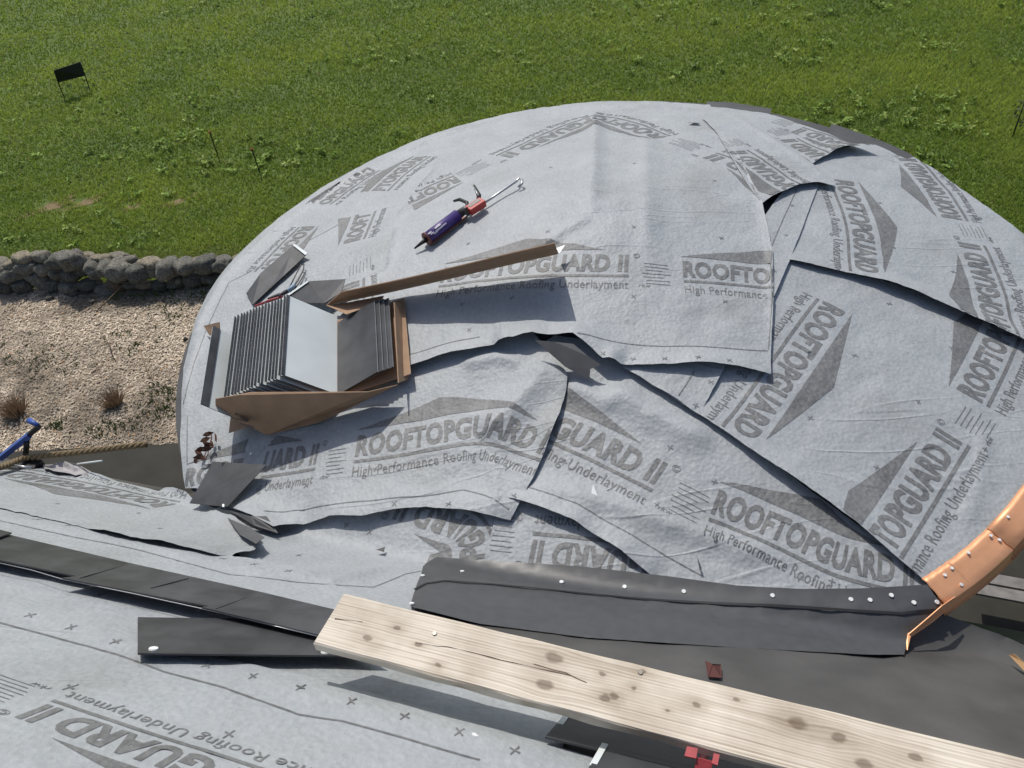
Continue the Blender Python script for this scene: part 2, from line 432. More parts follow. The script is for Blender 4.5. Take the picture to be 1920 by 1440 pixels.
def rect(u0, v0_, u1, v1): return np.array([(u0, v0_), (u1, v0_), (u1, v1), (u0, v1)]), np.array([(0, 1, 2), (0, 2, 3)])
parts = [(np.c_[(tv[:, 0] - x0) / TW, tv[:, 1] / cap * CAPH], tt)]
parts.append(rect(0, -.042, 1, -.026))
sv, st = text_tris('High Performance Roofing Underlayment', .004, 1.05, 0.0)
sv = np.c_[(sv[:, 0] - sv[:, 0].min()) / (sv[:, 0].max() - sv[:, 0].min()), sv[:, 1] / cap * CAPH * .50 - .115]; parts.append((sv, st))
parts.append((np.array([(-.005, .142), (.87, .142), (.45, .255)]), np.array([(0, 1, 2)])))
cv, ct = text_tris('©', 0, 1, 0); parts.append((np.c_[cv[:, 0] * .045 + 1.02, cv[:, 1] * .045 + .09], ct))
rv_, rt_ = text_tris('rkw', .004, 1, .1); parts.append((np.c_[rv_[:, 0] * .035 + 1.05, rv_[:, 1] * .035 - .10], rt_))
random.seed(3)
for k in range(7):
    v = .055 - .022 * k; u = 1.07 + random.random() * .02; u1 = u + .08 + random.random() * .07
    parts.append(rect(u, v, u1, v + .0035))
LV = []; LT = []; n = 0
for v, t in parts: LV.append(v); LT.append(t + n); n += len(v)
LV, LT = refine(np.vstack(LV), np.vstack(LT), .016)
LOGO_L = .86
def catmull(P, k=8):
    P = [np.array(p) for p in P]; Q = [2 * P[0] - P[1]] + P + [2 * P[-1] - P[-2]]; out = []
    for i in range(1, len(Q) - 2):
        for j in range(k):
            t = j / k; a, b, c, d = Q[i - 1], Q[i], Q[i + 1], Q[i + 2]
            out.append(.5 * (2 * b + (c - a) * t + (2 * a - 5 * b + 4 * c - d) * t * t + (3 * b - a - 3 * c + d) * t ** 3))
    out.append(P[-1]); return np.array(out)
INFO = []
def add_print(s, name, V2, T, label=None):
    x, y = V2[:, 0], V2[:, 1]
    ins = inside(x, y, s.poly)
    keep = ins[T].all(axis=1); T = T[keep]
    if len(T) == 0: return None
    used = np.unique(T); remap = -np.ones(len(x), int); remap[used] = np.arange(len(used))
    x, y = x[used], y[used]; T = remap[T]; z = s.H(x, y) + .0014
    a, b, c = T[:, 0], T[:, 1], T[:, 2]; cr_ = (x[b] - x[a]) * (y[c] - y[a]) - (y[b] - y[a]) * (x[c] - x[a])
    T = np.where((cr_ < 0)[:, None], T[:, ::-1], T)
    o = mesh_obj(name, np.c_[x - s.c.x, y - s.c.y, z - s.c.z], T, PRINT, s.o, True)
    return o
def logo(s, pts, f0='', f1=None, vs=1.0, scale=None, lo=None, hi=None):
    P = [W(a, b, s.off) for a, b in pts]; P = [(p.x, p.y, p.z) for p in P]
    Q = catmull(P) if len(P) > 2 else np.array(P)
    d = np.r_[0, np.cumsum(np.linalg.norm(np.diff(Q, axis=0), axis=1))]
    a = frac(f0)
    if f1 is not None:
        L = d[-1] / (frac(f1) - a); INFO.append((pts[0], round(L, 3)))
    else: L = scale or LOGO_L
    dist = (LV[:, 0] - a) * L
    # extrapolate straight beyond the given baseline
    px = np.interp(dist, d, Q[:, 0]); py = np.interp(dist, d, Q[:, 1])
    sg = np.clip(np.searchsorted(d, dist) - 1, 0, len(d) - 2)
    tx = Q[sg + 1, 0] - Q[sg, 0]; ty = Q[sg + 1, 1] - Q[sg, 1]; tz = Q[sg + 1, 2] - Q[sg, 2]
    if len(P) > 2:                                 # smooth tangents
        tq = np.gradient(Q, d, axis=0); tx = np.interp(dist, d, tq[:, 0]); ty = np.interp(dist, d, tq[:, 1])
    ln = np.hypot(tx, ty); tx, ty = tx / ln, ty / ln
    ov = np.where(dist < 0, dist, np.where(dist > d[-1], dist - d[-1], 0))
    px = px + tx * ov; py = py + ty * ov
    v = LV[:, 1] * LOGO_L * vs; e_ = .02
    gx_ = (S(px + e_, py) - S(px - e_, py)) / (2 * e_); gy_ = (S(px, py + e_) - S(px, py - e_)) / (2 * e_)
    nn = np.sqrt(gx_ ** 2 + gy_ ** 2 + 1); t3 = gx_ * tx + gy_ * ty; tn = np.sqrt(1 + t3 ** 2)
    vx_ = (-gy_ * t3 - ty) / (nn * tn); vy_ = (tx + gx_ * t3) / (nn * tn)      # in-surface direction of letter height, seen in plan
    T_ = LT
    if lo is not None: T_ = T_[(LV[T_, 0] >= frac(lo) - .004).all(axis=1)]
    if hi is not None: T_ = T_[(LV[T_, 0] <= frac(hi) + .004).all(axis=1)]
    return add_print(s, 'printed_logo', np.c_[px + vx_ * v, py + vy_ * v], T_)
def ribbon_xy(pl, w):
    V = []; T = []
    for i, p in enumerate(pl):
        a = pl[max(i - 1, 0)]; b = pl[min(i + 1, len(pl) - 1)]; dx, dy = b[0] - a[0], b[1] - a[1]; l = math.hypot(dx, dy) + 1e-9
        V += [(p[0] - dy / l * w, p[1] + dx / l * w), (p[0] + dy / l * w, p[1] - dx / l * w)]
        if i: k = 2 * i; T += [(k - 2, k - 1, k), (k - 1, k + 1, k)]
    return np.array(V), np.array(T)
def pline(s, pts, w=.0022):
    P = [W(a, b, s.off) for a, b in pts]; q = resample([(p.x, p.y) for p in P], .018)
    V, T = ribbon_xy(q, w); add_print(s, 'printed_line', V, T)
def crosses(s, pts, sz=.012):
    V = []; T = []
    for a, b in pts:
        p = W(a, b, s.off); th = random.random() * .5 + .5
        for k in (0, 1):
            an = th + k * math.pi / 2 + random.gauss(0, .15); dx, dy = math.cos(an) * sz, math.sin(an) * sz
            v, t = ribbon_xy([(p.x - dx, p.y - dy), (p.x, p.y), (p.x + dx, p.y + dy)], .0017)
            T.append(t + sum(len(q) for q in V)); V.append(v)
    o = add_print(s, 'printed_crosses', np.vstack(V), np.vstack(T))
    if o: o['kind'] = 'stuff'
# ---- the sheets, lowest first
shN = sheet('underlayment_sheet', 'grey printed underlayment sheet along the left eave of the tower roof, under the box', 
    [(345, 912), (340, 880), (338, 830), (340, 780), (344, 690), (368, 590), (386, 548), (396, 536), (405, 523), (440, 478), (520, 408), (600, 352), (700, 298), (800, 252), (900, 219), (1000, 200), (1030, 232), (900, 330), (800, 480), (760, 640), (790, 720), (600, 850), (430, 925)], .004,
    ridges=[([(400, 590), (350, 700), (345, 820)], .012, .04), ([(350, 720), (372, 610), (415, 530), (455, 487), (530, 418), (610, 362), (710, 308), (810, 263), (910, 230), (1000, 212)], .022, .035)])
shJ = sheet('underlayment_sheet', 'plain grey underlayment in the valley between the tower roof and the near roof',
    [(400, 955), (430, 938), (560, 958), (960, 945), (965, 1060), (830, 1062), (800, 1142), (560, 1112), (470, 1062), (410, 1000)], .004,
    ridges=[([(630, 1082), (680, 1070), (760, 1050)], .018, .03)])
shJ2 = sheet('underlayment_sheet', 'small grey underlayment patch with upside-down lettering above the dark flashing',
    [(926, 978), (960, 910), (1100, 950), (1270, 1085), (1230, 1092), (1000, 1068), (905, 1060), (915, 1020)], .009)
shH = sheet('underlayment_sheet', 'grey underlayment above the dark flashing, with a white triangular scrap on it',
    [(960, 690), (1040, 628), (1180, 650), (1330, 780), (1480, 890), (1762, 1092), (1742, 1106), (1500, 1110), (1225, 1083), (1150, 1030), (1080, 986), (1010, 958), (955, 938), (940, 900)], .014,
    lifts=[([(940, 930), (955, 938), (1010, 958), (1080, 986), (1150, 1030), (1225, 1083)], .048, .08)],
    ridges=[([(1130, 720), (1220, 780), (1340, 840)], .030, .10), ([(1000, 905), (1120, 940), (1300, 1000), (1480, 1060)], .022, .07), ([(1060, 720), (1160, 770)], .02, .08)])
shE = sheet('underlayment_sheet', 'large grey underlayment sheet on the right, running down to the copper edging',
    [(1480, 470), (1540, 490), (1730, 545), (2020, 670), (2027, 760), (2000, 870), (1945, 955), (1915, 942), (1860, 997), (1790, 1062), (1745, 1100), (1690, 1060), (1600, 985), (1520, 930), (1430, 868), (1350, 810), (1250, 745), (1165, 690), (1200, 600), (1400, 520)], .020,
    lifts=[([(1150, 682), (1250, 745), (1350, 810), (1430, 868), (1520, 930), (1600, 985), (1690, 1060), (1760, 1110)], .044, .08)],
    ridges=[([(1850, 800), (1840, 900), (1800, 1000)], .01, .05)])
shI = sheet('underlayment_sheet', 'grey underlayment flap below the box of shingles with a loose wavy bottom edge',
    [(1000, 622), (1030, 660), (1065, 705), (1062, 735), (1050, 780), (1030, 830), (1000, 900), (957, 975), (900, 968), (800, 955), (740, 962), (680, 975), (620, 974), (570, 985), (520, 1000), (470, 975), (428, 952), (440, 900), (480, 860), (540, 790), (600, 690), (765, 660), (900, 630)], .020,
    lifts=[([(1055, 690), (1062, 735), (1050, 780), (1030, 830), (1000, 900), (957, 975)], .030, .06), ([(960, 975), (900, 968), (800, 955), (740, 962), (680, 975), (570, 985)], .040, .09), ([(570, 985), (545, 992), (520, 1000), (470, 975), (428, 952)], .055, .07)],
    ridges=[([(900, 820), (940, 790), (1010, 720), (1020, 670)], .035, .14), ([(925, 850), (930, 970)], .012, .03), ([(860, 690), (925, 670), (985, 680)], .02, .05)])
shD = sheet('underlayment_sheet', 'grey underlayment sheet on the far right eave with a dark shadow gap below it',
    [(1700, 299), (1713, 295), (1760, 322), (1800, 352), (1850, 388), (1920, 438), (1990, 518), (2022, 640), (2022, 702), (1920, 652), (1840, 615), (1730, 565), (1680, 545), (1620, 525), (1540, 505), (1480, 490), (1450, 480), (1440, 420), (1500, 335), (1540, 278), (1640, 272)], .027,
    lifts=[([(1465, 486), (1540, 505), (1620, 525), (1680, 545), (1730, 565), (1840, 615), (1920, 652), (2022, 702)], .052, .09)],
    ridges=[([(1620, 470), (1720, 520)], .012, .05)])
shG = sheet('underlayment_sheet', 'narrow grey underlayment strip showing past the right edge of the apex sheet',
    [(1535, 345), (1508, 418), (1480, 490), (1450, 560), (1400, 630), (1355, 697), (1310, 780), (1270, 752), (1170, 690), (1150, 640), (1300, 560), (1400, 450), (1480, 340)], .034,
    lifts=[([(1535, 345), (1480, 490), (1450, 560), (1355, 697), (1310, 780)], .006, .03), ([(1310, 780), (1270, 752), (1170, 690)], .012, .04)])
shC = sheet('underlayment_sheet', 'grey underlayment strip along the back eave with a lifted cut end',
    [(1320, 199), (1360, 203), (1440, 213), (1470, 222), (1550, 250), (1600, 271), (1690, 304), (1640, 286), (1590, 286), (1560, 292), (1524, 306), (1560, 342), (1480, 320), (1350, 225)], .036,
    lifts=[([(1524, 306), (1560, 292), (1590, 286), (1640, 286), (1690, 300)], .045, .09)])
shA = sheet('underlayment_sheet', 'big grey underlayment sheet over the roof apex where the caulking gun lies',
    [(1445, 703), (1385, 693), (1280, 690), (1165, 688), (1130, 683), (1103, 660), (1075, 641), (1000, 636), (900, 655), (830, 672), (765, 692), (640, 700), (600, 640), (640, 590), (700, 560), (722, 510), (745, 400), (790, 345), (830, 300), (870, 262), (960, 216), (1010, 202), (1115, 189), (1240, 190), (1330, 196), (1350, 225), (1428, 380), (1448, 470), (1450, 560), (1446, 640)], .042,
    lifts=[([(1455, 705), (1385, 693), (1280, 690), (1165, 688), (1130, 683)], .042, .07), ([(1165, 688), (1130, 683), (1075, 641), (1000, 636), (930, 648)], .070, .09), ([(960, 642), (900, 655), (830, 672), (765, 692), (700, 700)], .032, .07)],
    ridges=[([(960, 226), (1010, 212), (1115, 200), (1240, 201), (1330, 207)], .016, .03), ([(1117, 205), (1113, 290), (1108, 400)], .030, .09), ([(1108, 400), (1060, 430), (1010, 470)], .016, .05), ([(1210, 225), (1212, 330), (1216, 520)], .014, .10), ([(830, 300), (790, 345), (745, 410), (720, 520), (708, 560)], .014, .03), ([(1330, 215), (1380, 290), (1428, 380), (1445, 470), (1448, 660)], .014, .035)])
shB = sheet('underlayment_sheet', 'short grey underlayment strip lapped over the upper right of the apex sheet',
    [(1325, 203), (1360, 203), (1430, 245), (1500, 290), (1565, 338), (1563, 347), (1535, 344), (1500, 348), (1465, 362), (1428, 382), (1395, 335), (1345, 250), (1318, 222)], .050,
    lifts=[([(1565, 345), (1500, 348), (1465, 362), (1428, 382)], .020, .05)], ridges=[([(1370, 215), (1460, 270), (1560, 340)], .010, .03)])
shK = sheet('underlayment_sheet', 'grey underlayment on the near roof at left with a torn curled corner',
    [(-60, 875), (30, 882), (75, 872), (130, 866), (165, 882), (210, 888), (255, 896), (288, 906), (300, 900), (318, 905), (345, 917), (362, 934), (400, 952), (425, 962), (455, 985), (490, 1008), (496, 1022), (480, 1036), (432, 1042), (400, 1040), (330, 1026), (260, 1013), (200, 1000), (60, 966), (0, 953), (-60, 940)], .027, jag=.9,
    lifts=[([(400, 952), (425, 962), (455, 985), (496, 1022)], .05, .05), ([(498, 1020), (480, 1036), (432, 1042)], .03, .05), ([(75, 872), (130, 866), (165, 882), (210, 888)], .04, .06), ([(170, 992), (260, 1013), (330, 1026), (410, 1041)], .036, .07)],
    ridges=[([(0, 905), (150, 925), (300, 950)], .01, .04), ([(120, 875), (260, 905)], .02, .04)])
shM = sheet('underlayment_sheet', 'grey underlayment course on the near roof carrying the row of dark shingles',
    [(-60, 900), (0, 915), (60, 930), (200, 965), (330, 995), (400, 1010), (440, 1046), (480, 1052), (540, 1062), (590, 1073), (640, 1068), (700, 1056), (795, 1052), (786, 1090), (772, 1140), (900, 1220), (1075, 1300), (1062, 1380), (1040, 1450), (640, 1340), (100, 1265), (-60, 1210)], .020,
    lifts=[([(420, 1040), (540, 1062), (600, 1073)], .02, .05)],
    ridges=[([(-40, 957), (200, 1012), (420, 1058), (600, 1088)], .018, .05), ([(560, 1078), (590, 1085), (640, 1092)], .02, .03), ([(610, 1092), (660, 1078), (720, 1062)], .018, .03)])
shL = sheet('underlayment_sheet', 'nearest grey underlayment course with large upside-down lettering at lower left',
    [(-60, 1095), (0, 1112), (60, 1128), (150, 1155), (240, 1185), (330, 1212), (440, 1240), (560, 1266), (660, 1292), (760, 1320), (860, 1347), (1000, 1390), (1150, 1432), (1250, 1475), (1200, 1650), (-60, 1650)], .032,
    lifts=[([(-60, 1095), (150, 1155), (240, 1185), (330, 1212)], .006, .05), ([(440, 1240), (660, 1292), (1000, 1390), (1250, 1475)], .006, .05)],
    ridges=[([(-40, 1115), (100, 1158), (240, 1205), (420, 1252)], .012, .05), ([(420, 1262), (660, 1315), (1000, 1412), (1150, 1460)], .012, .05), ([(250, 1400), (640, 1440)], .006, .06)])

logo(shA, [(825, 530), (950, 514), (1065, 508), (1179, 508)], '', TITLE)
logo(shA, [(1281, 517), (1360, 522), (1447, 532)], '', 'ROOFTO')
logo(shA, [(1250, 256), (1115, 222), (937, 293)], '', TITLE)
logo(shA, [(1450, 345), (1400, 312), (1337, 288)], 'ROOFTOPGU', TITLE)
logo(shB, [(1487, 347), (1425, 303), (1365, 264)], 'ROOFTO')
logo(shC, [(1542, 293), (1480, 257), (1413, 230)], 'ROOFTOPGU')
logo(shC, [(1612, 282), (1560, 260), (1490, 238)], 'ROOFTOP')
logo(shD, [(1566, 335), (1597, 420), (1606, 515)], '', 'ROOFTOPGUARD')
logo(shD, [(1803, 413), (1768, 358), (1722, 307)], '', 'ROOFTOPGUARD')
logo(shD, [(1884, 614), (1868, 540), (1833, 460)], 'ROOF', TITLE)
logo(shE, [(1546, 565), (1455, 690), (1369, 812)], '', 'ROOFTOPGUARD')
logo(shE, [(1838, 755), (1866, 700), (1890, 647)], '', 'ROOFTO')
logo(shE, [(1672, 1040), (1803, 827)], 'ROOF', TITLE)
logo(shH, [(1030, 813), (1130, 858), (1230, 908)], 'ROOFTOP', TITLE)
logo(shH, [(1333, 960), (1380, 977), (1475, 1020), (1573, 1065), (1680, 1092)], '', 'ROOFTOPGUARD')
logo(shI, [(665, 855), (787, 837), (887, 820), (945, 826), (995, 845)], '', 'ROOFTOPGUARD')
logo(shI, [(490, 883), (593, 868)], 'ROOFTOPG', TITLE, lo='ROOFTOPG')
logo(shN, [(342, 912), (392, 903)], '', hi='ROOF')
logo(shN, [(673, 450), (703, 377)], '', hi='ROOFT')
logo(shN, [(672, 560), (673, 493)], 'ROOFTOPGUAR', lo='ROOFTOPGUA')
logo(shA, [(855, 332), (773, 367)], '', hi='ROOFT')
logo(shN, [(568, 425), (493, 502)], '', hi='ROOFTOP')
logo(shN, [(720, 358), (785, 303), (870, 256)], 'ROO', lo='ROO', hi='ROOFTOPGUAR')
logo(shN, [(613, 383), (680, 335), (747, 297)], 'ROOFT', lo='ROOFT', hi='ROOFTOPGUARD')
logo(shJ2, [(1178, 1037), (1090, 1023), (996, 1013)], 'ROOFTOPG', TITLE)
logo(shJ, [(911, 1045), (905, 1003), (880, 972), (830, 955)], 'ROOFTO')
logo(shK, [(328, 943), (167, 910), (37, 887)], '', 'ROOFTOPGUARD')
logo(shL, [(353, 1411), (220, 1368), (85, 1322)], 'ROOFTOPG', TITLE, vs=.62)
print('LOGO', INFO)
pline(shA, [(1075, 641), (1240, 650), (1400, 656), (1440, 657)]); pline(shA, [(1442, 470), (1447, 560), (1441, 655)], .0015)
pline(shA, [(765, 668), (900, 634)])
pline(shG, [(1495, 353), (1445, 465)]); pline(shG, [(1302, 697), (1268, 752)])
pline(shH, [(975, 912), (1080, 950), (1200, 1015), (1320, 1082)])
pline(shI, [(500, 968), (600, 953), (700, 945), (800, 934), (870, 922), (910, 932), (955, 958)])
pline(shN, [(345, 760), (362, 690), (400, 590), (430, 530), (520, 485), (640, 418)], .0018); pline(shN, [(352, 780), (350, 870)], .0018)
pline(shM, [(-40, 968), (100, 1000), (250, 1030), (430, 1076), (560, 1092), (700, 1100), (760, 1075), (790, 1070)])
pline(shL, [(-40, 1158), (100, 1195), (220, 1228), (310, 1260), (420, 1290), (560, 1340), (640, 1352), (760, 1385), (900, 1425)])
pline(shJ, [(800, 1102), (830, 1075)])
crosses(shA, [(1033, 314), (1189, 308), (1340, 340), (1027, 435), (1189, 427), (1353, 445), (1188, 555), (1360, 565), (1131, 675), (1188, 677), (1246, 679), (1308, 681), (1367, 683), (878, 458), (960, 560), (866, 572), (880, 620)])
crosses(shB, [(1462, 266), (1524, 293)]); crosses(shD, [(1562, 420), (1650, 380), (1676, 430), (1675, 465), (1787, 510), (1900, 560)])
crosses(shE, [(1603, 666), (1668, 568), (1520, 782), (1645, 875), (1722, 754), (1785, 652), (1846, 845), (1900, 737), (1776, 970), (1486, 580)])
crosses(shG, [(1486, 385), (1452, 508), (1333, 718), (1305, 763), (1474, 440)])
crosses(shH, [(1058, 866), (1092, 770), (1257, 842), (1232, 947), (965, 937), (1340, 905), (1500, 1085), (1560, 1090)])
crosses(shI, [(905, 757), (763, 783), (847, 858), (704, 880), (843, 952), (742, 952), (575, 912), (905, 825)])
crosses(shJ, [(693, 997), (650, 985), (560, 1040), (670, 1085), (735, 1070)]); crosses(shJ2, [(975, 962)])
crosses(shM, [(74, 977), (130, 988), (245, 1015), (362, 1028), (420, 1050), (480, 1062), (543, 1074), (188, 1117), (158, 1168)])
crosses(shL, [(62, 1158), (139, 1181), (222, 1207), (390, 1248), (478, 1271), (568, 1294), (663, 1320), (762, 1348), (864, 1378), (967, 1412), (135, 1290), (430, 1377)], .012)
for s, pts in ((shK, [(110, 946), (260, 962), (84, 918), (300, 990)]),): crosses(s, pts, .008)

UNDERSIDE = mat('underlay_back', (.085, .088, .092), .7, 0, .15, 12)
def fold(s, pts, h0=.004):
    P = [W(a_, b_, s.off + h_) - s.c for a_, b_, h_ in pts]; bm = bmesh.new(); prism(bm, P, .0015); bm_obj('folded_corner', bm, UNDERSIDE, s.o)
fold(shI, [(404, 955, .02), (430, 957, .045), (470, 968, .05), (500, 968, .05), (522, 1000, .02), (478, 986, .02)])
fold(shK, [(427, 972, .03), (470, 990, .05), (496, 1008, .05), (480, 1020, .045), (450, 1003, .035)])
fold(shA, [(1003, 638, .05), (1040, 641, .06), (1075, 645, .05), (1103, 668, .04), (1127, 684, .03), (1107, 692, .02), (1105, 712, .0), (1060, 688, .02)])

for lab, q in (('dark bare membrane strip at the back right eave', [(1560, 229), (1590, 236), (1640, 251), (1690, 273), (1716, 297), (1690, 306), (1600, 276), (1550, 254)]), ('dark bare membrane strip at the top of the back eave', [(1325, 190), (1400, 192), (1447, 203), (1442, 216), (1360, 206), (1325, 202)])):
    sheet('eave_membrane', lab, q, .022, m=DECK, grid=.04, wr=.3, group='bare eave strips', cat='membrane')

# dark torn membrane edge on the near roof at right
mem = sheet('membrane_sheet', 'dark wrinkled roofing membrane on the near roof at lower right', [(690, 1100), (900, 1130), (1400, 1170), (1690, 1190), (1765, 1143), (1850, 1162), (1925, 1180), (2150, 1235), (2150, 1650), (1250, 1650), (1000, 1420), (700, 1200)], .004, m=MEMB, grid=.05, wr=1.4, group='roof membrane', cat='membrane',
    ridges=[([(1640, 1290), (1700, 1250), (1690, 1220)], .02, .05), ([(1750, 1260), (1800, 1340)], .015, .04), ([(1600, 1330), (1640, 1400)], .015, .03), ([(1840, 1230), (1900, 1300)], .02, .04)])

# ------------------------------------------------------------------ nails
bm = bmesh.new(); bmesh.ops.create_cone(bm, cap_ends=True, segments=12, radius1=.0095, radius2=.0085, depth=.003); NAILM = bpy.data.meshes.new('nail'); bm.to_mesh(NAILM); bm.free(); NAILM.materials.append(CAPW)
def nail(parent, p, n, k=1.0):
    o = bpy.data.objects.new('nail', NAILM); link(o, parent)
    o.matrix_world = Matrix.Translation(p) @ n.to_track_quat('Z', 'Y').to_matrix().to_4x4() @ Matrix.Diagonal((k, k, 1, 1))
    o.matrix_parent_inverse = Matrix.Translation(-Vector(parent.location)); return o
# nails in the sheets
for s, pts in ((shA, [(1073, 641), (1419, 687), (1410, 472)]), (shI, [(932, 963)]), (shK, [(412, 962)])):
    for a, b in pts:
        p = W(a, b, s.off); p.z = float(s.H(np.array([p.x]), np.array([p.y]))[0]) + .004; nail(s.o, p, WN(p), .8)

# ------------------------------------------------------------------ dark valley flashing with a crease
fl = sheet('valley_flashing', 'long dark metal flashing strip nailed along the foot of the tower roof', [(819, 1044), (900, 1050), (1000, 1056), (1100, 1063), (1250, 1080), (1385, 1098), (1500, 1104), (1620, 1103), (1738, 1096), (1752, 1115), (1768, 1134), (1735, 1160), (1703, 1190), (1698, 1222), (1400, 1206), (1100, 1186), (900, 1160), (768, 1134), (782, 1095), (797, 1057)], .044, grid=.03, m=FLASH, wr=.03, jag=.2, cat='flashing', group='roof flashing',
    ridges=[([(777, 1106), (800, 1095), (835, 1091), (1000, 1107), (1137, 1121), (1446, 1140), (1600, 1150), (1690, 1153), (1760, 1142)], .016, .05), ([(700, 1125), (900, 1160), (1100, 1186), (1400, 1206), (1698, 1222), (1800, 1226)], -.030, .10)])
P = [W(a, b, .044) for a, b in [(777, 1106), (800, 1095), (835, 1091), (1000, 1107), (1137, 1121), (1446, 1140), (1600, 1150), (1690, 1153), (1760, 1142)]]
V, T = ribbon_xy(resample([(p.x, p.y) for p in P], .03), .0045)
z = fl.H(V[:, 0], V[:, 1]) + .003
mesh_obj('bend_seam', np.c_[V[:, 0] - fl.c.x, V[:, 1] - fl.c.y, z - fl.c.z], T[:, ::-1], BLACK, fl.o)
for a, b in [(867, 1072), (1053, 1092), (1171, 1101), (1282, 1110), (1448, 1118), (1595, 1125), (1631, 1126), (1671, 1117), (1713, 1131), (1757, 1129), (793, 1080), (772, 1130)]:
    p = W(a, b, .044); p.z = float(fl.H(np.array([p.x]), np.array([p.y]))[0]) + .004; nail(fl.o, p, WN(p), .8)

# ------------------------------------------------------------------ copper drip edge, three pieces with a folded rim
def polar(p): return math.atan2(p.y - TC[1], p.x - TC[0]), math.hypot(p.x - TC[0], p.y - TC[1])
an = lambda a, b: polar(W(a, b, .03))[0]
copper = empty('copper_drip_edge', W(1815, 1090, .03)); tag(copper, 'bright copper drip edge curving along the right eave of the tower roof', 'drip edge')
t0 = an(1702, 1188); tJ1 = an(1790, 1082); tJ2 = an(1866, 1005); tE = t0 + rad(52)
def cop_piece(ta, tb, lift):
    bm = bmesh.new(); n = 10; prev = None
    for i in range(n + 1):
        t = ta + (tb - ta) * i / n; prof = []
        wob = .003 * math.sin(i * 2.1)
        for r, dz in ((TR - .085, .0 + wob), (TR - .065, .008), (TR - .052, .003), (TR - .03, .007), (TR - .012, .002), (TR + .012, .003), (TR + .016, -.004), (TR + .02, -.042), (TR + .028, -.048)):
            x, y = TC[0] + r * math.cos(t), TC[1] + r * math.sin(t)
            z = ZE + TH * (1 - min(r, TR) / TR) + .030 + dz + lift
            prof.append(bm.verts.new(Vector((x, y, z)) - Vector(copper.location)))
        if prev:
            for a, b, c, d in zip(prev, prev[1:], prof[1:], prof): bm.faces.new((a, b, c, d))
        prev = prof
    bmesh.ops.recalc_face_normals(bm, faces=bm.faces[:])
    o = bm_obj('edge_piece', bm, COPPER, copper, True)
    o.modifiers.new('s', 'SOLIDIFY').thickness = .002
# first piece tapers to a rim under the flashing
cop_piece(an(1752, 1114), tJ1 + rad(.6), .004); cop_piece(tJ1, tJ2 + rad(.6), .0); cop_piece(tJ2, tE, .004)
bm = bmesh.new(); prism(bm, [W(q_[0], q_[1], q_[2]) - Vector(copper.location) for q_ in [(1764, 1136, .068), (1735, 1161, .066), (1702, 1189, .060), (1708, 1193, .045), (1747, 1166, .040), (1792, 1128, .036), (1790, 1118, .050)]], .003); bm_obj('edge_rim', bm, COPPER, copper)
bm = bmesh.new(); prev = None; ta, tb = an(1700, 1192), an(1752, 1114) + rad(.5)
for i in range(9):
    t = ta + (tb - ta) * i / 8; prof = []
    for r, dz in ((TR - .02, -.012), (TR + .012, -.010), (TR + .02, -.06)):
        prof.append(bm.verts.new(Vector((TC[0] + r * math.cos(t), TC[1] + r * math.sin(t), ZE + .034 + dz)) - Vector(copper.location)))
    if prev:
        for a, b, c, d in zip(prev, prev[1:], prof[1:], prof): bm.faces.new((a, b, c, d))
    prev = prof
bmesh.ops.recalc_face_normals(bm, faces=bm.faces[:]); bm_obj('edge_rim', bm, COPPER, copper).modifiers.new('s', 'SOLIDIFY').thickness = .003
bm = bmesh.new(); prism(bm, [W(1702, 1188, .03) - Vector(copper.location), W(1708, 1190, .03) - Vector(copper.location), W(1701, 1221, .012) - Vector(copper.location), W(1696, 1219, .012) - Vector(copper.location)], .006); bm_obj('edge_tip', bm, COPPER, copper)
for a, b in [(1771, 1080), (1784, 1067), (1815, 1038), (1857, 1006), (1873, 1014), (1889, 971), (1802, 1098)]:
    p = W(a, b, .036); nail(copper, p + Vector((0, 0, .006)), WN(p), .62)
# ------------------------------------------------------------------ metal shingles laid on the near roof
def lay(pts, base): return [W(a, b, base + h) for a, b, h in pts]
def shingle_flat(label, pts, hem=None, base=.045, thick=.004, group='dark shingles on the near roof'):
    P = lay(pts, base); c = sum(P, Vector()) / len(P)
    o = empty('metal_shingle', c); tag(o, label, 'shingle', group)
    bm = bmesh.new(); prism(bm, [p - c for p in P], thick); bm_obj('panel', bm, DARK, o)
    if hem:
        a, b, wid = hem; e = (P[b] - P[a]); other = P[(b + 1) % len(P)] - P[b]; o2 = other.normalized() * wid
        n = e.cross(other).normalized(); n = n if n.z > 0 else -n
        q = [P[a] - c + n * (thick + .001), P[b] - c + n * (thick + .001), P[b] - c + n * (thick + .001) + o2, P[a] - c + n * (thick + .001) + o2]
        bm = bmesh.new(); prism(bm, q, .003); bm_obj('hem', bm, WHITE, o)
    return o
shingle_flat('dark metal shingle at the far left end of the laid row, edge only', [(-80, 975, .004), (22, 1001, .004), (-10, 1012, .010), (-80, 995, .010)], base=.054)
shingle_flat('leftmost full dark metal shingle of the laid row', [(-80, 982, .0), (243, 1058, .0), (150, 1084, .016), (-80, 1036, .016)])
shingle_flat('middle dark metal shingle of the laid row above the loose dark strip', [(243, 1058, .0), (487, 1112, .0), (405, 1142, .020), (117, 1086, .018), (150, 1082, .012)], base=.053)
shingle_flat('dark metal shingle of the laid row whose end runs under the wooden plank', [(487, 1112, .0), (680, 1158, .0), (660, 1208, .02), (378, 1141, .018), (405, 1138, .014)], base=.061)
LAP = [ob for ob in col.objects if ob.name.startswith('metal_shingle')]
for ob, q in zip(LAP[1:4], ([(243, 1058, .056), (150, 1084, .074)], [(487, 1112, .064), (405, 1142, .083)], [(353, 1085, .060), (283, 1103, .072)])):
    bm = bmesh.new(); mtube(bm, [W(*t_[:2], t_[2]) for t_ in q], .0022, 4); unparent_shift(bm_obj('joint_seam', bm, BLACK, ob))
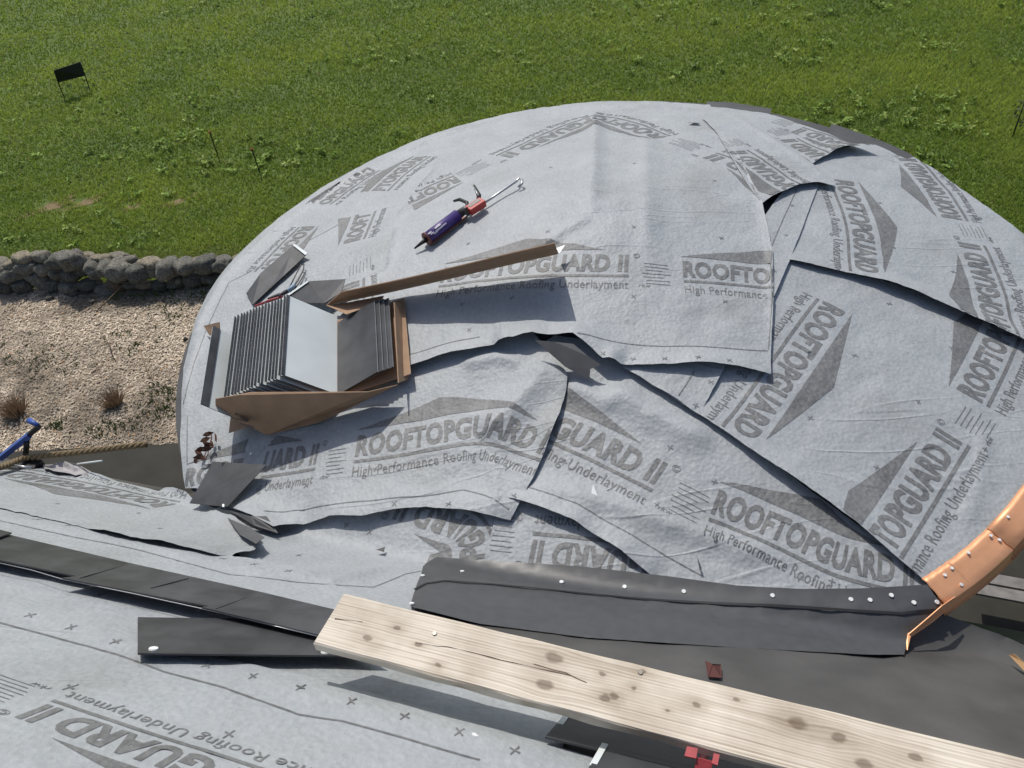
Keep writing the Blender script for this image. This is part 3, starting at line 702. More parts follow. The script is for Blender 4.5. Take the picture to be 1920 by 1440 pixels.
bm = bmesh.new(); mtube(bm, [W(a, b, h) for a, b, h in [(-70, 1040, .066), (60, 1069, .066), (117, 1086, .068), (250, 1113, .072), (378, 1141, .076), (500, 1170, .079), (607, 1196, .082)]], .0012, 5)
tag(bm_obj('trim_wire', bm, STEEL), 'thin bright metal line along the lower edge of the shingle row', 'trim')
o = shingle_flat('loose dark metal strip lying crooked left of the plank end', [(258, 1160, 0), (455, 1163, 0), (640, 1198, .004), (720, 1236, .012), (620, 1232, .012), (258, 1228, .012)], base=.050, group='loose metal pieces')
for a, b in ((288, 1216), (610, 1222)):
    p = W(a, b, .07); nail(o, p, WN(p), 1.1)
shingle_flat('dark metal shingle with pale hem lying in shade below the plank', [(1040, 1368, .0), (1062, 1339, .0), (1420, 1425, .0), (1400, 1475, .012), (1022, 1385, .012)], (0, 1, .012), base=.05)
shingle_flat('dark metal shingle with pale hem at the bottom edge of the picture', [(1104, 1442, .0), (1128, 1400, .0), (1470, 1480, .0), (1450, 1560, .012), (1085, 1480, .012)], (0, 1, .012), base=.06)
for a, b in ((893, 1377), (1001, 1409)):
    p = W(a, b, .045); o = bpy.data.objects.new('metal_washer', NAILM); link(o); o.matrix_world = Matrix.Translation(p) @ WN(p).to_track_quat('Z', 'Y').to_matrix().to_4x4()
    tag(o, 'flat pale nail cap in the plank shadow, %s of two' % ('left' if a < 950 else 'right'), 'nail cap', 'nail caps')

# ------------------------------------------------------------------ wooden plank on a red roof jack
ZP = ZC - 1.46
def wood_mat(knots):
    m = bpy.data.materials.new('plank_wood'); m.use_nodes = True; nt = m.node_tree; b = nt.nodes['Principled BSDF']; b.inputs['Roughness'].default_value = .75
    L = nt.links; N_ = nt.nodes.new; tc = N_('ShaderNodeTexCoord')
    def M(op, a, b_=None, c=None):
        n = N_('ShaderNodeMath'); n.operation = op
        for i, v in enumerate((a, b_, c)):
            if v is None: continue
            if isinstance(v, (int, float)): n.inputs[i].default_value = v
            else: L.new(v, n.inputs[i])
        return n.outputs[0]
    sx = N_('ShaderNodeSeparateXYZ'); L.new(tc.outputs['Object'], sx.inputs[0]); X_, Y_ = sx.outputs[0], sx.outputs[1]
    nd = N_('ShaderNodeTexNoise'); nd.inputs['Scale'].default_value = 28; nd.inputs['Detail'].default_value = 3; L.new(tc.outputs['Object'], nd.inputs['Vector'])
    sd_ = N_('ShaderNodeSeparateColor'); L.new(nd.outputs['Color'], sd_.inputs[0])
    XK = M('ADD', X_, M('MULTIPLY', M('SUBTRACT', sd_.outputs[0], .5), .022)); YK = M('ADD', Y_, M('MULTIPLY', M('SUBTRACT', sd_.outputs[1], .5), .014))
    push = None; dark = None; halo = None
    for kx, ky, kr in knots:
        dx = M('MULTIPLY', M('SUBTRACT', XK, kx), .62); dy = M('SUBTRACT', YK, ky)
        d = M('SQRT', M('ADD', M('MULTIPLY', dx, dx), M('MULTIPLY', dy, dy)))
        g = M('EXPONENT', M('MULTIPLY', M('MULTIPLY', d, d), -1 / (2 * (kr * 1.6) ** 2)))
        sgn = M('MULTIPLY', M('MULTIPLY', dy, g), -.45 if kr > .009 else -.15); push = sgn if push is None else M('ADD', push, sgn)
        k = M('SMOOTH_MIN', 1.0, M('MAXIMUM', M('DIVIDE', M('SUBTRACT', d, kr * .6), kr * .35), 0.0), .1)
        dark = k if dark is None else M('MULTIPLY', dark, k)
        hh = M('SUBTRACT', 1.0, M('MULTIPLY', g, .22)); halo = hh if halo is None else M('MULTIPLY', halo, hh)
    yy = M('ADD', Y_, push)
    cb = N_('ShaderNodeCombineXYZ'); L.new(M('MULTIPLY', X_, 1.6), cb.inputs[0]); L.new(M('MULTIPLY', yy, 95), cb.inputs[1])
    n1 = N_('ShaderNodeTexNoise'); n1.inputs['Scale'].default_value = 1.7; n1.inputs['Detail'].default_value = 5; n1.inputs['Roughness'].default_value = .6; L.new(cb.outputs[0], n1.inputs['Vector'])
    w = N_('ShaderNodeTexWave'); w.bands_direction = 'Y'; w.inputs['Scale'].default_value = .55; w.inputs['Distortion'].default_value = 3.2; w.inputs['Detail'].default_value = 3; w.inputs['Detail Scale'].default_value = .8; L.new(cb.outputs[0], w.inputs['Vector'])
    f = M('ADD', M('MULTIPLY', n1.outputs['Fac'], .86), M('MULTIPLY', w.outputs['Fac'], .14))
    rp = N_('ShaderNodeValToRGB'); e = rp.color_ramp.elements; e[0].position = .30; e[0].color = (.42, .36, .28, 1); e[1].position = .66; e[1].color = (.74, .69, .60, 1)
    el = rp.color_ramp.elements.new(.45); el.color = (.62, .56, .47, 1); L.new(f, rp.inputs['Fac'])
    n2 = N_('ShaderNodeTexNoise'); n2.inputs['Scale'].default_value = 7; n2.inputs['Detail'].default_value = 6; L.new(tc.outputs['Object'], n2.inputs['Vector'])
    r2 = N_('ShaderNodeValToRGB'); e = r2.color_ramp.elements; e[0].position = .35; e[0].color = (.78, .74, .70, 1); e[1].position = .62; e[1].color = (1.05, 1.04, 1.02, 1); L.new(n2.outputs['Fac'], r2.inputs['Fac'])
    mx = N_('ShaderNodeMix'); mx.data_type = 'RGBA'; mx.blend_type = 'MULTIPLY'; mx.inputs[0].default_value = 1; L.new(rp.outputs[0], mx.inputs[6]); L.new(r2.outputs[0], mx.inputs[7])
    m2 = N_('ShaderNodeMix'); m2.data_type = 'RGBA'; L.new(M('MULTIPLY', M('SUBTRACT', 1.0, dark), .6), m2.inputs[0]); L.new(mx.outputs[2], m2.inputs[6]); m2.inputs[7].default_value = (.13, .085, .05, 1)
    m3 = N_('ShaderNodeMix'); m3.data_type = 'RGBA'; m3.blend_type = 'MULTIPLY'; m3.inputs[0].default_value = 1; L.new(m2.outputs[2], m3.inputs[6])
    cc = N_('ShaderNodeCombineColor'); L.new(halo, cc.inputs[0]); L.new(M('POWER', halo, 1.15), cc.inputs[1]); L.new(M('POWER', halo, 1.3), cc.inputs[2]); L.new(cc.outputs[0], m3.inputs[7])
    L.new(m3.outputs[2], b.inputs['Base Color'])
    bp = N_('ShaderNodeBump'); bp.inputs['Strength'].default_value = .4; bp.inputs['Distance'].default_value = .003; L.new(f, bp.inputs['Height']); L.new(bp.outputs['Normal'], b.inputs['Normal'])
    return m
pa, pb = G(645, 1112, ZP), G(1920, 1421, ZP)      # far edge
pd = (pb - pa).normalized(); pn = Vector((pd.y, -pd.x, 0));  pn = pn if pn.y < 0 else -pn
PW = .123; PL = 3.2
def pl_local(px, py):
    q = G(px, py, ZP) - pa; return (q.dot(pd), -q.dot(pn) + PW / 2)
KN = [(690, 1196, .009), (743, 1178, .006), (785, 1208, .006), (1038, 1233, .014), (1022, 1283, .013), (1130, 1263, .006), (1132, 1308, .008), (1150, 1305, .007), (1190, 1292, .005), (1202, 1260, .006), (1303, 1320, .006), (1497, 1358, .014), (1573, 1382, .011), (1618, 1430, .013), (1719, 1420, .008), (818, 1247, .005), (1382, 1312, .005), (1255, 1332, .004), (1620, 1478, .01)]
knots = [(*pl_local(a, b), r) for a, b, r in KN]
WOOD = wood_mat(knots)
bm = bmesh.new(); nx = 60
prof = [(PW / 2, -.003), (PW / 2 - .003, 0), (-PW / 2 + .003, 0), (-PW / 2, -.003), (-PW / 2, -.031), (-PW / 2 + .003, -.033), (PW / 2 - .003, -.033), (PW / 2, -.031)]
rings = []
for i in range(nx + 1):
    x = PL * i / nx; w = [.0012 * math.sin(i * 1.7 + k) + random.gauss(0, .0006) for k in range(8)]
    sk = -.012 if i == 0 else 0
    rings.append([bm.verts.new((x + (sk if y < 0 else 0) + (random.gauss(0, .0015) if i == 0 else 0), y + (w[k] if k in (3, 4, 5) else w[k] * .4), z)) for k, (y, z) in enumerate(prof)])
for a, b in zip(rings, rings[1:]):
    for k in range(8): bm.faces.new((a[k], a[(k + 1) % 8], b[(k + 1) % 8], b[k]))
bm.faces.new(rings[0][::-1]); bm.faces.new(rings[-1]); bmesh.ops.recalc_face_normals(bm, faces=bm.faces[:])
plank = bm_obj('wooden_plank', bm, WOOD)
plank.matrix_world = Matrix(((pd.x, -pn.x, 0, pa.x + pn.x * PW / 2), (pd.y, -pn.y, 0, pa.y + pn.y * PW / 2), (0, 0, 1, ZP), (0, 0, 0, 1)))
tag(plank, 'long weathered knotty wooden plank crossing the lower right foreground', 'plank')
bm = bmesh.new(); bmesh.ops.create_cone(bm, cap_ends=True, segments=10, radius1=.0055, radius2=.0045, depth=.003)
SCR = bpy.data.meshes.new('screw'); bm.to_mesh(SCR); bm.free(); SCR.materials.append(mat('screw_head', (.16, .15, .14), .4, .6))
for a, b in [(815, 1188), (1201, 1261)]:
    o = bpy.data.objects.new('screw', SCR); link(o, plank); x, y = pl_local(a, b); o.location = (x, y, .001)
CRK = mat('wood_crack', (.12, .085, .06), .9)
for cr_pts in ([(628, 1160), (680, 1166)], [(780, 1205), (860, 1217), (940, 1238), (1030, 1258), (1080, 1270)], [(1000, 1245), (1060, 1262), (1100, 1280)]):
    q = [pl_local(a, b) for a, b in cr_pts]; V, T = ribbon_xy(resample(q, .02), .0006); V = V + np.c_[rng.normal(0, .0006, len(V)), rng.normal(0, .0006, len(V))]
    mesh_obj('crack', np.c_[V, np.full(len(V), .0006)], T[:, ::-1], CRK, plank)
# roof jack
jc = G(1312, 1420, ZP - .06); jack = empty('roof_jack', W(1312, 1425, .03)); tag(jack, 'red steel roof jack holding the plank, at the bottom edge', 'roof bracket')
def jpart(name, pts, th):
    bm = bmesh.new(); prism(bm, pts, th); unparent_shift(bm_obj(name, bm, RED, jack))
zj = ZP + .012
jpart('hook_plate', [G(1288, 1401, zj), G(1308, 1405, zj), G(1305, 1424, zj), G(1283, 1419, zj)], .005)
jpart('hook_plate', [G(1338, 1414, zj), G(1349, 1417, zj), G(1345, 1437, zj), G(1334, 1433, zj)], .005)
jpart('strap', [G(1306, 1419, zj - .004), G(1336, 1427, zj - .004), G(1330, 1480, zj - .03), G(1296, 1476, zj - .03)], .005)
bm = bmesh.new(); q = G(1318, 1432, zj - .01); r_ = W(1322, 1400, .05); mtube(bm, [q, q + Vector((0, 0, -.05)), r_], .008, 6); unparent_shift(bm_obj('brace', bm, RED, jack))

# ------------------------------------------------------------------ carton of metal shingles
O = W(632, 742, .07); O2 = W(632, 603, .07); A_ = (O2 - O); LA = A_.length; A_.normalize(); mid = (O + O2) / 2
Nn = WN(mid); Nn = (Nn - A_ * Nn.dot(A_)).normalized(); B_ = A_.cross(Nn)
def boxp(a, b, n): return O + A_ * a + B_ * b + Nn * n
def stand_shingle(label, b0, db, hn, a0, a1, group, fold=.004):
    c = boxp((a0 + a1) / 2, b0, 0); o = empty('metal_shingle', c); tag(o, label, 'shingle', group)
    d = Vector((db, hn)).normalized(); pe = Vector((d.y, -d.x))          # toward +b
    t = .0016
    def slab(name, p, q, th0, th1, m0, m1):
        bm = bmesh.new(); vs = []
        for a in (a0, a1):
            for P in (p, q):
                for s in (th0, th1): vs.append(bm.verts.new(boxp(a, P.x + pe.x * s, P.y + pe.y * s) - c))
        # vs index: a*4 + P*2 + side
        fs = [((0, 2, 6, 4), 0), ((1, 5, 7, 3), 1), ((2, 3, 7, 6), 1), ((0, 4, 5, 1), 0), ((0, 1, 3, 2), 0), ((4, 6, 7, 5), 0)]
        for f, mi in fs: bm.faces.new([vs[i] for i in f]).material_index = mi
        bmesh.ops.recalc_face_normals(bm, faces=bm.faces[:]); bm_obj(name, bm, [m0, m1], o)
    p, q = Vector((b0, 0)), Vector((b0 + db, hn))
    slab('panel', p, q, -t, t, DARK, WHITE)
    # folded lock along the top edge
    slab('lock_fold', q - d * fold, q + d * .001, t + .001, t + .0035, DARK, DARK)
    return o
NL = 18
for i in range(NL):
    j = random.gauss(0, .0012); da = random.gauss(0, .004)
    lab = 'white-backed metal shingle standing in the left half of the open carton'
    ORD = 'second third fourth fifth sixth seventh eighth ninth tenth eleventh twelfth thirteenth fourteenth fifteenth sixteenth seventeenth eighteenth nineteenth twentieth twenty-first'.split()
    lab = 'white-backed shingle edge in the carton, %s leftward counting the broad white one first' % ORD[i - 1]
    if i == 0: lab = 'metal shingle with its broad white back showing at the middle of the carton'
    stand_shingle(lab, -.0167 * i + j, -.144 + .001 * i, .205 - .0012 * i, .006 + da, LA + .035 + da, 'shingles standing in the carton', .014 if i == 0 else .0062)
stand_shingle('upright metal shingle at the left end of the carton with a pale inner face', -.400, -.105, .200, -.005, LA - .0, 'shingles standing in the carton', .035)
for i in range(4):
    lab = ['metal shingle with its broad dark face showing at the middle of the carton', 'shingle edge in the right end of the carton, next to the broad dark face', 'shingle edge in the right end of the carton, second from the cardboard side', 'shingle edge in the right end of the carton, nearest the cardboard side'][i]
    stand_shingle(lab, .004 + .021 * i, .205, .055 - .004 * i, .004 + .004 * i, LA - .01, 'shingles standing in the carton')
carton = empty('cardboard_carton', mid); tag(carton, 'torn open brown cardboard carton holding the metal shingles', 'carton')
def card(name, pts, th=.004, m=CARD):
    bm = bmesh.new(); prism(bm, [W(a, b, h) - mid for a, b, h in pts], th); return bm_obj(name, bm, m, carton)
card('side_wall', [(738, 567, .125), (761, 571, .03), (765, 712, .03), (746, 718, .125)])
card('front_wall', [(404, 748, .26), (445, 741, .27), (470, 736, .26), (690, 735, .15), (745, 722, .09), (690, 748, .05), (600, 792, .03), (500, 816, .03), (404, 766, .19)], .003)
card('end_flap', [(383, 611, .05), (412, 604, .09), (413, 620, .06), (394, 629, .03)])
card('end_flap', [(390, 680, .03), (410, 648, .07), (412, 668, .04)])
bm = bmesh.new(); prism(bm, [boxp(-.01, -.50, -.004) - mid, boxp(LA + .01, -.50, -.004) - mid, boxp(LA + .01, .33, -.004) - mid, boxp(-.01, .33, -.004) - mid], .003); bm_obj('bottom', bm, CARD, carton)
# long back wall strip, rising to the right and leaning towards the near side
bm = bmesh.new(); prev = None
nb = 14
for i in range(nb + 1):
    f = i / nb; bx, by = 612 + (1047 - 612) * f, 573 + (478 - 573) * f; tx, ty = 640 + (1040 - 640) * f, 548 + (458 - 548) * f
    hb = .055 + .062 * f; ht = .165 + .125 * f
    b_ = W(bx, by + 1.5 * math.sin(f * 5), hb) - mid; t_ = W(tx, ty + 1.5 * math.sin(f * 5), ht) - mid
    ring = [bm.verts.new(b_), bm.verts.new(t_), bm.verts.new(t_ + Vector((0, .004, .002))), bm.verts.new(b_ + Vector((0, .004, .002)))]
    if prev:
        for k in range(4): bm.faces.new((prev[k], ring[k], ring[(k + 1) % 4], prev[(k + 1) % 4]))
    else: bm.faces.new(ring)
    prev = ring
bm.faces.new(prev[::-1]); bmesh.ops.recalc_face_normals(bm, faces=bm.faces[:]); bm_obj('back_wall', bm, CARD, carton)
card('inner_flap', [(612, 573, .06), (640, 570, .06), (720, 555, .07), (715, 566, .09), (650, 590, .11)], .002)
bm = bmesh.new(); prism(bm, [W(1043, 466, .10), W(1060, 460, .10), W(1049, 476, .10)], .003)
tag(bm_obj('white_scrap', bm, WHITE), 'small white scrap at the tip of the long cardboard strip', 'scrap', 'metal offcuts')
# print on the carton front
INK = mat('carton_ink', (.15, .11, .10), .8)
bm = bmesh.new()
for a, b, w_, h_ in [(440, 776, 18, 3), (442, 783, 22, 3), (450, 792, 26, 4)]:
    q = [W(a, b, .175), W(a + w_, b + w_ * .3, .14), W(a + w_, b + w_ * .3 + h_, .115), W(a, b + h_, .15)]
    prism(bm, [p - mid for p in q], .0008)
bm_obj('printed_mark', bm, INK, carton)

# loose metal pieces around the carton
def loose(name, label, pts, m, cat, thick=.003, extra=None):
    P = [W(a, b, h) for a, b, h in pts]; c = sum(P, Vector()) / len(P)
    o = empty(name, c); tag(o, label, cat, 'loose metal pieces')
    bm = bmesh.new(); prism(bm, [p - c for p in P], thick); bm_obj('panel', bm, m, o)
    for nm, ep, em in extra or []:
        bm = bmesh.new(); prism(bm, [W(a, b, h) - c for a, b, h in ep], .003); bm_obj(nm, bm, em, o)
    return o
loose('metal_shingle', 'dark metal shingle lying behind the carton under the long cardboard strip', [(518, 568, .05), (578, 528, .07), (648, 524, .07), (640, 549, .06), (609, 569, .06)], DARK, 'shingle', extra=[('bright_edge', [(516, 569, .056), (577, 527, .076), (579, 529, .076), (519, 571, .056)], WHITE)])
loose('bent_flashing', 'bent dark flashing offcut with a pale end lying near the left eave', [(462, 551, .02), (489, 513, .04), (549, 461, .05), (575, 478, .03), (530, 520, .03), (474, 572, .02)], DARK, 'flashing', extra=[('pale_end', [(549, 460, .057), (553, 458, .057), (577, 475, .037), (573, 479, .037)], WHITE)])
loose('dark_flashing_piece', 'flat dark metal rectangle beside the carton shadow at the valley', [(356, 944, .05), (400, 866, .06), (500, 872, .065), (427, 951, .055)], DARK, 'flashing', extra=[('nail_head', [(417, 946, .064), (421, 946, .064), (421, 951, .064), (417, 951, .064)], CAPW)])
for lab, pts in (('white triangular metal scrap on the front underlayment', [(1112, 908, .03), (1122, 934, .03), (1105, 943, .03)]), ('narrow white sliver of metal just above the dark flashing', [(1307, 1044, .03), (1316, 1066, .03), (1312, 1070, .03)]), ('tiny dark metal triangle on the valley underlayment', [(706, 1031, .02), (722, 1026, .02), (720, 1035, .02)]), ('small grey triangular offcut near the back eave', [(1290, 230, .055), (1304, 221, .06), (1313, 231, .055)])):
    bm = bmesh.new(); prism(bm, [W(a, b, h) for a, b, h in pts], .002); tag(bm_obj('metal_scrap', bm, DARK if 'dark' in lab else (UNDER if 'grey' in lab else WHITE)), lab, 'scrap', 'metal offcuts')
bm = bmesh.new(); prism(bm, [W(1322, 1240, .03), W(1336, 1246, .05), W(1352, 1247, .03), W(1353, 1272, .02), W(1328, 1270, .02)], .002)
tag(bm_obj('torn_scrap', bm, REDBR), 'dark reddish torn scrap just behind the plank', 'scrap', 'metal offcuts')

# ------------------------------------------------------------------ caulking gun
PUR = mat('purple_label', (.055, .032, .16), .4, 0, .1, 40); GUNM = mat('gun_grey', (.09, .085, .085), .45, .4, .2, 60); BRN = mat('gun_cradle', (.16, .06, .05), .5, .2)
GR = mat('gun_red', (.45, .055, .045), .45)
zg = .085
n0, n1 = W(777, 466, zg - .015), W(800, 450, zg)                 # nozzle
c0, c1 = W(800, 448, zg), W(858, 404, zg)                        # cartridge
h0, h1 = W(878, 396, zg + .005), W(906, 378, zg + .005)          # red body
r0, r1 = W(900, 386, zg - .01), W(968, 340, zg)                  # rod
gun = empty('caulking_gun', W(850, 415, .05)); tag(gun, 'caulking gun with purple cartridge and red handle lying on the roof', 'caulking gun')
def gp(name, m, fn):
    bm = bmesh.new(); fn(bm); o = bm_obj(name, bm, m, gun); unparent_shift(o); return o
ax = (c1 - c0).normalized(); side = ax.cross(Vector((0, 0, 1))).normalized(); upv = side.cross(ax)
gp('nozzle', BLACK, lambda bm: mtube(bm, [n0, n0 + (c0 - n0) * .5, c0], [.004, .008, .014], 10))
gp('cartridge', PUR, lambda bm: mtube(bm, [c0, c0 + ax * .004, c1], [.024, .031, .031], 16))
LAB = mat('label_white', (.62, .60, .66), .5)
def labels(bm):
    for s, w_, off in ((.10, .008, -.2), (.14, .01, .1), (.22, .016, .35), (.34, .10, .2), (.36, .07, -.25), (.5, .05, .15)):
        p = c0 + ax * (s * (c1 - c0).length) ; th = off + .6
        r = upv * math.cos(th) - side * -math.sin(th)
        t = (side * math.cos(th) - upv * math.sin(th))
        mbox(bm, p + r * .0313, ax, t, r, .010 + w_ * .12, .0035, .0006)
gp('label_print', LAB, labels)
L_ = (c1 - c0).length
def cradle(bm):
    th = 12; prev = None
    for s in (0, .3, .6, 1, 1.18):
        p = c0 + ax * (L_ * s); ring = []
        for k in range(th + 1):
            a = math.pi + .25 + (math.pi - .5) * k / th; ring.append(bm.verts.new(p + side * math.cos(a) * .034 + upv * math.sin(a) * .034))
        if prev:
            for k in range(th): bm.faces.new((prev[k], prev[k + 1], ring[k + 1], ring[k]))
        prev = ring
gp('cradle', BRN, cradle).modifiers.new('s', 'SOLIDIFY').thickness = .002
gp('front_ring', BRN, lambda bm: mtube(bm, [c0 - ax * .003, c0 + ax * .004], [.035, .035], 16))
gp('plunger_cage', GUNM, lambda bm: mtube(bm, [c1, c1 + ax * .05, h0], [.024, .020, .022], 12))
hd = (h1 - h0).normalized(); hs = hd.cross(Vector((0, 0, 1))).normalized(); hu = hs.cross(hd)
gp('body', GR, lambda bm: mbox(bm, (h0 + h1) / 2, hd, hs, hu, (h1 - h0).length * .5, .026, .018, .004))
gp('body_inset', GUNM, lambda bm: mbox(bm, (h0 + h1) / 2 - hs * .006 + hu * .0165, hd, hs, hu, (h1 - h0).length * .36, .011, .003))
left = -hs
gp('trigger', BLACK, lambda bm: mtube(bm, [h0 + left * .015, W(876, 380, zg + .02), W(862, 374, zg + .02), W(851, 377, zg + .01)], [.008, .009, .009, .006], 8))
gp('handle', BLACK, lambda bm: mtube(bm, [h1 - hd * .02 + left * .015, W(898, 366, zg + .02), W(893, 356, zg + .02), W(889, 348, zg + .02)], [.011, .012, .009, .006], 8))
gp('handle_edge', STEEL, lambda bm: mtube(bm, [W(897, 367, zg + .035), W(891, 356, zg + .034), W(887, 347, zg + .03)], .003, 6))
hk = [r0, r0 + (r1 - r0) * .5, r1, W(973, 334, zg), W(979, 337, zg), W(979, 344, zg - .01), W(972, 351, zg - .02)]
gp('rod', STEEL, lambda bm: mtube(bm, hk, .0065, 8))

# ------------------------------------------------------------------ snips with long loop handles, partly under the dark shingle
sn = empty('snips', W(530, 550, .03)); tag(sn, 'metal snips with long wire loop handles beside the carton', 'snips')
def sp_(name, m, fn):
    bm = bmesh.new(); fn(bm); unparent_shift(bm_obj(name, bm, m, sn))
for q in ([(540, 545), (556, 512), (565, 496), (570, 496), (569, 505), (560, 524), (548, 541)], [(545, 548), (560, 521), (567, 510), (571, 511), (569, 517), (561, 530), (550, 545)]):
    sp_('loop_handle', GUNM, lambda bm, q=q: mtube(bm, [W(a, b, .035) for a, b in q], .0035, 6))
PALE = mat('pale_blue_grip', (.30, .40, .50), .5)
sp_('grip', PALE, lambda bm: mtube(bm, [W(540, 546, .045), W(552, 534, .045)], [.010, .010], 8))
sp_('jaw', GUNM, lambda bm: mtube(bm, [W(541, 545, .04), W(520, 555, .045), W(502, 560, .04)], [.011, .012, .004], 8))
sp_('jaw', RED, lambda bm: mtube(bm, [W(530, 556, .045), W(505, 564, .04), W(478, 574, .03)], [.006, .008, .005], 8))
sp_('pivot', STEEL, lambda bm: mtube(bm, [W(524, 552, .055), W(524, 552, .062)], [.006, .006], 8))

# ------------------------------------------------------------------ leaf debris, rope, blue bracket at left
DLEAF = mat('dry_leaf', (.13, .065, .045), .85, 0, .4, 60)
db_ = W(389, 845, .03); leaf_o = empty('leaf_debris', db_); tag(leaf_o, 'small heap of brown dry leaves on the left eave', 'leaves')
for k in range(20):
    a = random.random() * 6.28; c = Vector((random.gauss(0, .014), random.gauss(0, .038), .01 + .016 * random.random())); d = Vector((math.cos(a), math.sin(a), random.gauss(0, .5))).normalized(); s_ = d.orthogonal().normalized(); u_ = d.cross(s_)
    l, w_ = .024, .010; V = [c - d * l, c - d * .3 * l + s_ * w_ + u_ * .006, c + d * .4 * l + s_ * w_ + u_ * .008, c + d * l + u_ * .012, c + d * .4 * l - s_ * w_ + u_ * .008, c - d * .3 * l - s_ * w_ + u_ * .006]
    mesh_obj('dry_leaf', V, [(0, 1, 2, 3), (0, 3, 4, 5)], DLEAF, leaf_o)
ROPE = mat('rope', (.20, .15, .085), .9, 0, .35, 140, .8, 200)
def twist(bm, pts, R_, n=3):
    P = catmull([tuple(p) for p in pts], 30); P = [Vector(p) for p in P]
    for k in range(n):
        out = []; s = 0
        for i, p in enumerate(P):
            if i: s += (p - P[i - 1]).length
            t = (P[min(i + 1, len(P) - 1)] - P[max(i - 1, 0)]).normalized(); u = t.cross(Vector((0, 0, 1))).normalized(); v = u.cross(t)
            a = s * 75 + k * 2 * math.pi / n; out.append(p + (u * math.cos(a) + v * math.sin(a)) * R_ * .55)
        mtube(bm, out, R_ * .55, 6)
bm = bmesh.new(); twist(bm, [W(-60, 892, .06), W(0, 876, .07), W(40, 861, .08), W(70, 856, .09), W(130, 850, .07), W(190, 843, .05), W(240, 837, .04), W(275, 833, .02)], .014)
tag(bm_obj('rope', bm, ROPE), 'thick twisted tan rope along the left edge of the near roof', 'rope')
brk = empty('blue_bracket', W(45, 862, .02)); tag(brk, 'blue steel roof bracket arm on a dark post at the left edge', 'roof bracket')
def bp_(name, m, fn):
    bm = bmesh.new(); fn(bm); unparent_shift(bm_obj(name, bm, m, brk))
a0_, a1_ = W(2, 858, .05), W(56, 815, .18); a2_ = W(72, 799, .21)
d_ = (a1_ - a0_).normalized(); s_ = d_.cross(Vector((0, 0, 1))).normalized(); u_ = s_.cross(d_)
bp_('arm', BLUE, lambda bm: mbox(bm, (a0_ + a1_) / 2, d_, s_, u_, (a1_ - a0_).length / 2, .016, .012, .002))
bp_('arm_joint', BLACK, lambda bm: mbox(bm, (a1_ + a2_) / 2, d_, s_, u_, (a2_ - a1_).length / 2 + .004, .012, .010, .002))
tp = W(57, 791, .22); bp_('end_stop', BLUE, lambda bm: mtube(bm, [a2_ + Vector((0, 0, .004)), tp + Vector((0, 0, .01))], [.010, .014], 8))
pb0, pb1 = W(48, 862, .02), W(50, 826, .16); bp_('post', BLACK, lambda bm: mtube(bm, [pb0, pb1], [.014, .014], 4))
bp_('foot', BLACK, lambda bm: mbox(bm, W(58, 872, .04), ev, dv, zv, .05, .03, .02, .006))
bp_('bright_bar', STEEL, lambda bm: mtube(bm, [W(24, 873, .06), W(60, 877, .06)], .006, 6))
bm = bmesh.new(); mtube(bm, [W(145, 870, .05), W(168, 867, .07), W(192, 864, .08)], .004, 6)
tag(bm_obj('white_rod', bm, WHITE), 'thin white rod poking past the left roof edge', 'rod')
TORN = underlay_mat('torn_paper', (.36, .345, .355), .7, 1.15)
torn = sheet('torn_underlayment', 'crumpled pinkish grey torn underlayment scrap beside the rope', [(78, 866), (110, 856), (140, 860), (150, 868), (172, 882), (140, 888), (100, 884), (82, 878)], .05, m=TORN, grid=.012, wr=2.5, jag=2.5, lifts=[([(95, 860), (140, 862), (165, 880)], .05, .03)], ridges=[([(90, 872), (120, 866), (150, 880)], .03, .02)], cat='underlayment', group='torn scraps')
LEAF2 = mat('tan_leaf', (.45, .28, .14), .8)
bm = bmesh.new(); prism(bm, [W(1893, 1228, .03), W(1902, 1226, .05), W(1925, 1245, .05), W(1925, 1262, .02)], .003)
tag(bm_obj('wood_splinter', bm, LEAF2), 'pale wooden splinter at the right edge of the near roof', 'splinter')
# ------------------------------------------------------------------ stone wall
ST = [mat('stone_%d' % i, c, .9, 0, .5, 5, .9, 14, .2, bdist=.05) for i, c in enumerate([(.24, .23, .195), (.34, .31, .25), (.17, .17, .145), (.40, .35, .26)])]
stone_meshes = []
for k in range(10):
    bm = bmesh.new(); bmesh.ops.create_icosphere(bm, subdivisions=3, radius=1)
    for v in bm.verts:
        d = mnoise.noise(v.co * .9 + Vector((k * 9.1, 0, 0))) * .5 + mnoise.noise(v.co * 2.4 + Vector((0, k * 5.3, 0))) * .24 + mnoise.noise(v.co * 6 + Vector((0, k * 5.3, 3))) * .06
        # flatten into facets
        v.co *= (1 + d); v.co.z = max(min(v.co.z, .75), -.75)
    me = bpy.data.meshes.new('stone'); bm.to_mesh(me); bm.free(); me.polygons.foreach_set('use_smooth', [True] * len(me.polygons))
    stone_meshes.append(me)
swall = empty('stone_wall', G(200, 530)); tag(swall, 'dry stone wall of rounded grey fieldstones between lawn and mulch', 'wall')
smm = {}
def stone(px, py, wpx, hpx, h, mi, parent=swall, nm='stone'):
    p = G(px, py, h); sc_ = (p - Vector((0, 0, ZC))).length / FPX
    me = random.choice(stone_meshes); key = (me.name, mi)
    if key not in smm:
        m2 = me.copy(); m2.materials.append(ST[mi]); smm[key] = m2
    o = bpy.data.objects.new(nm, smm[key]); link(o, parent)
    w_ = wpx * sc_ / 2 * 1.02; hh = hpx * sc_ / 2
    o.matrix_world = Matrix.Translation(p) @ Matrix.Rotation(rad(-13) + random.gauss(0, .12), 4, 'Z') @ Matrix.Diagonal((w_, hh * 1.1, hh * 1.05, 1))
    if parent is not None: o.matrix_parent_inverse = Matrix.Translation(-Vector(parent.location))
    return o
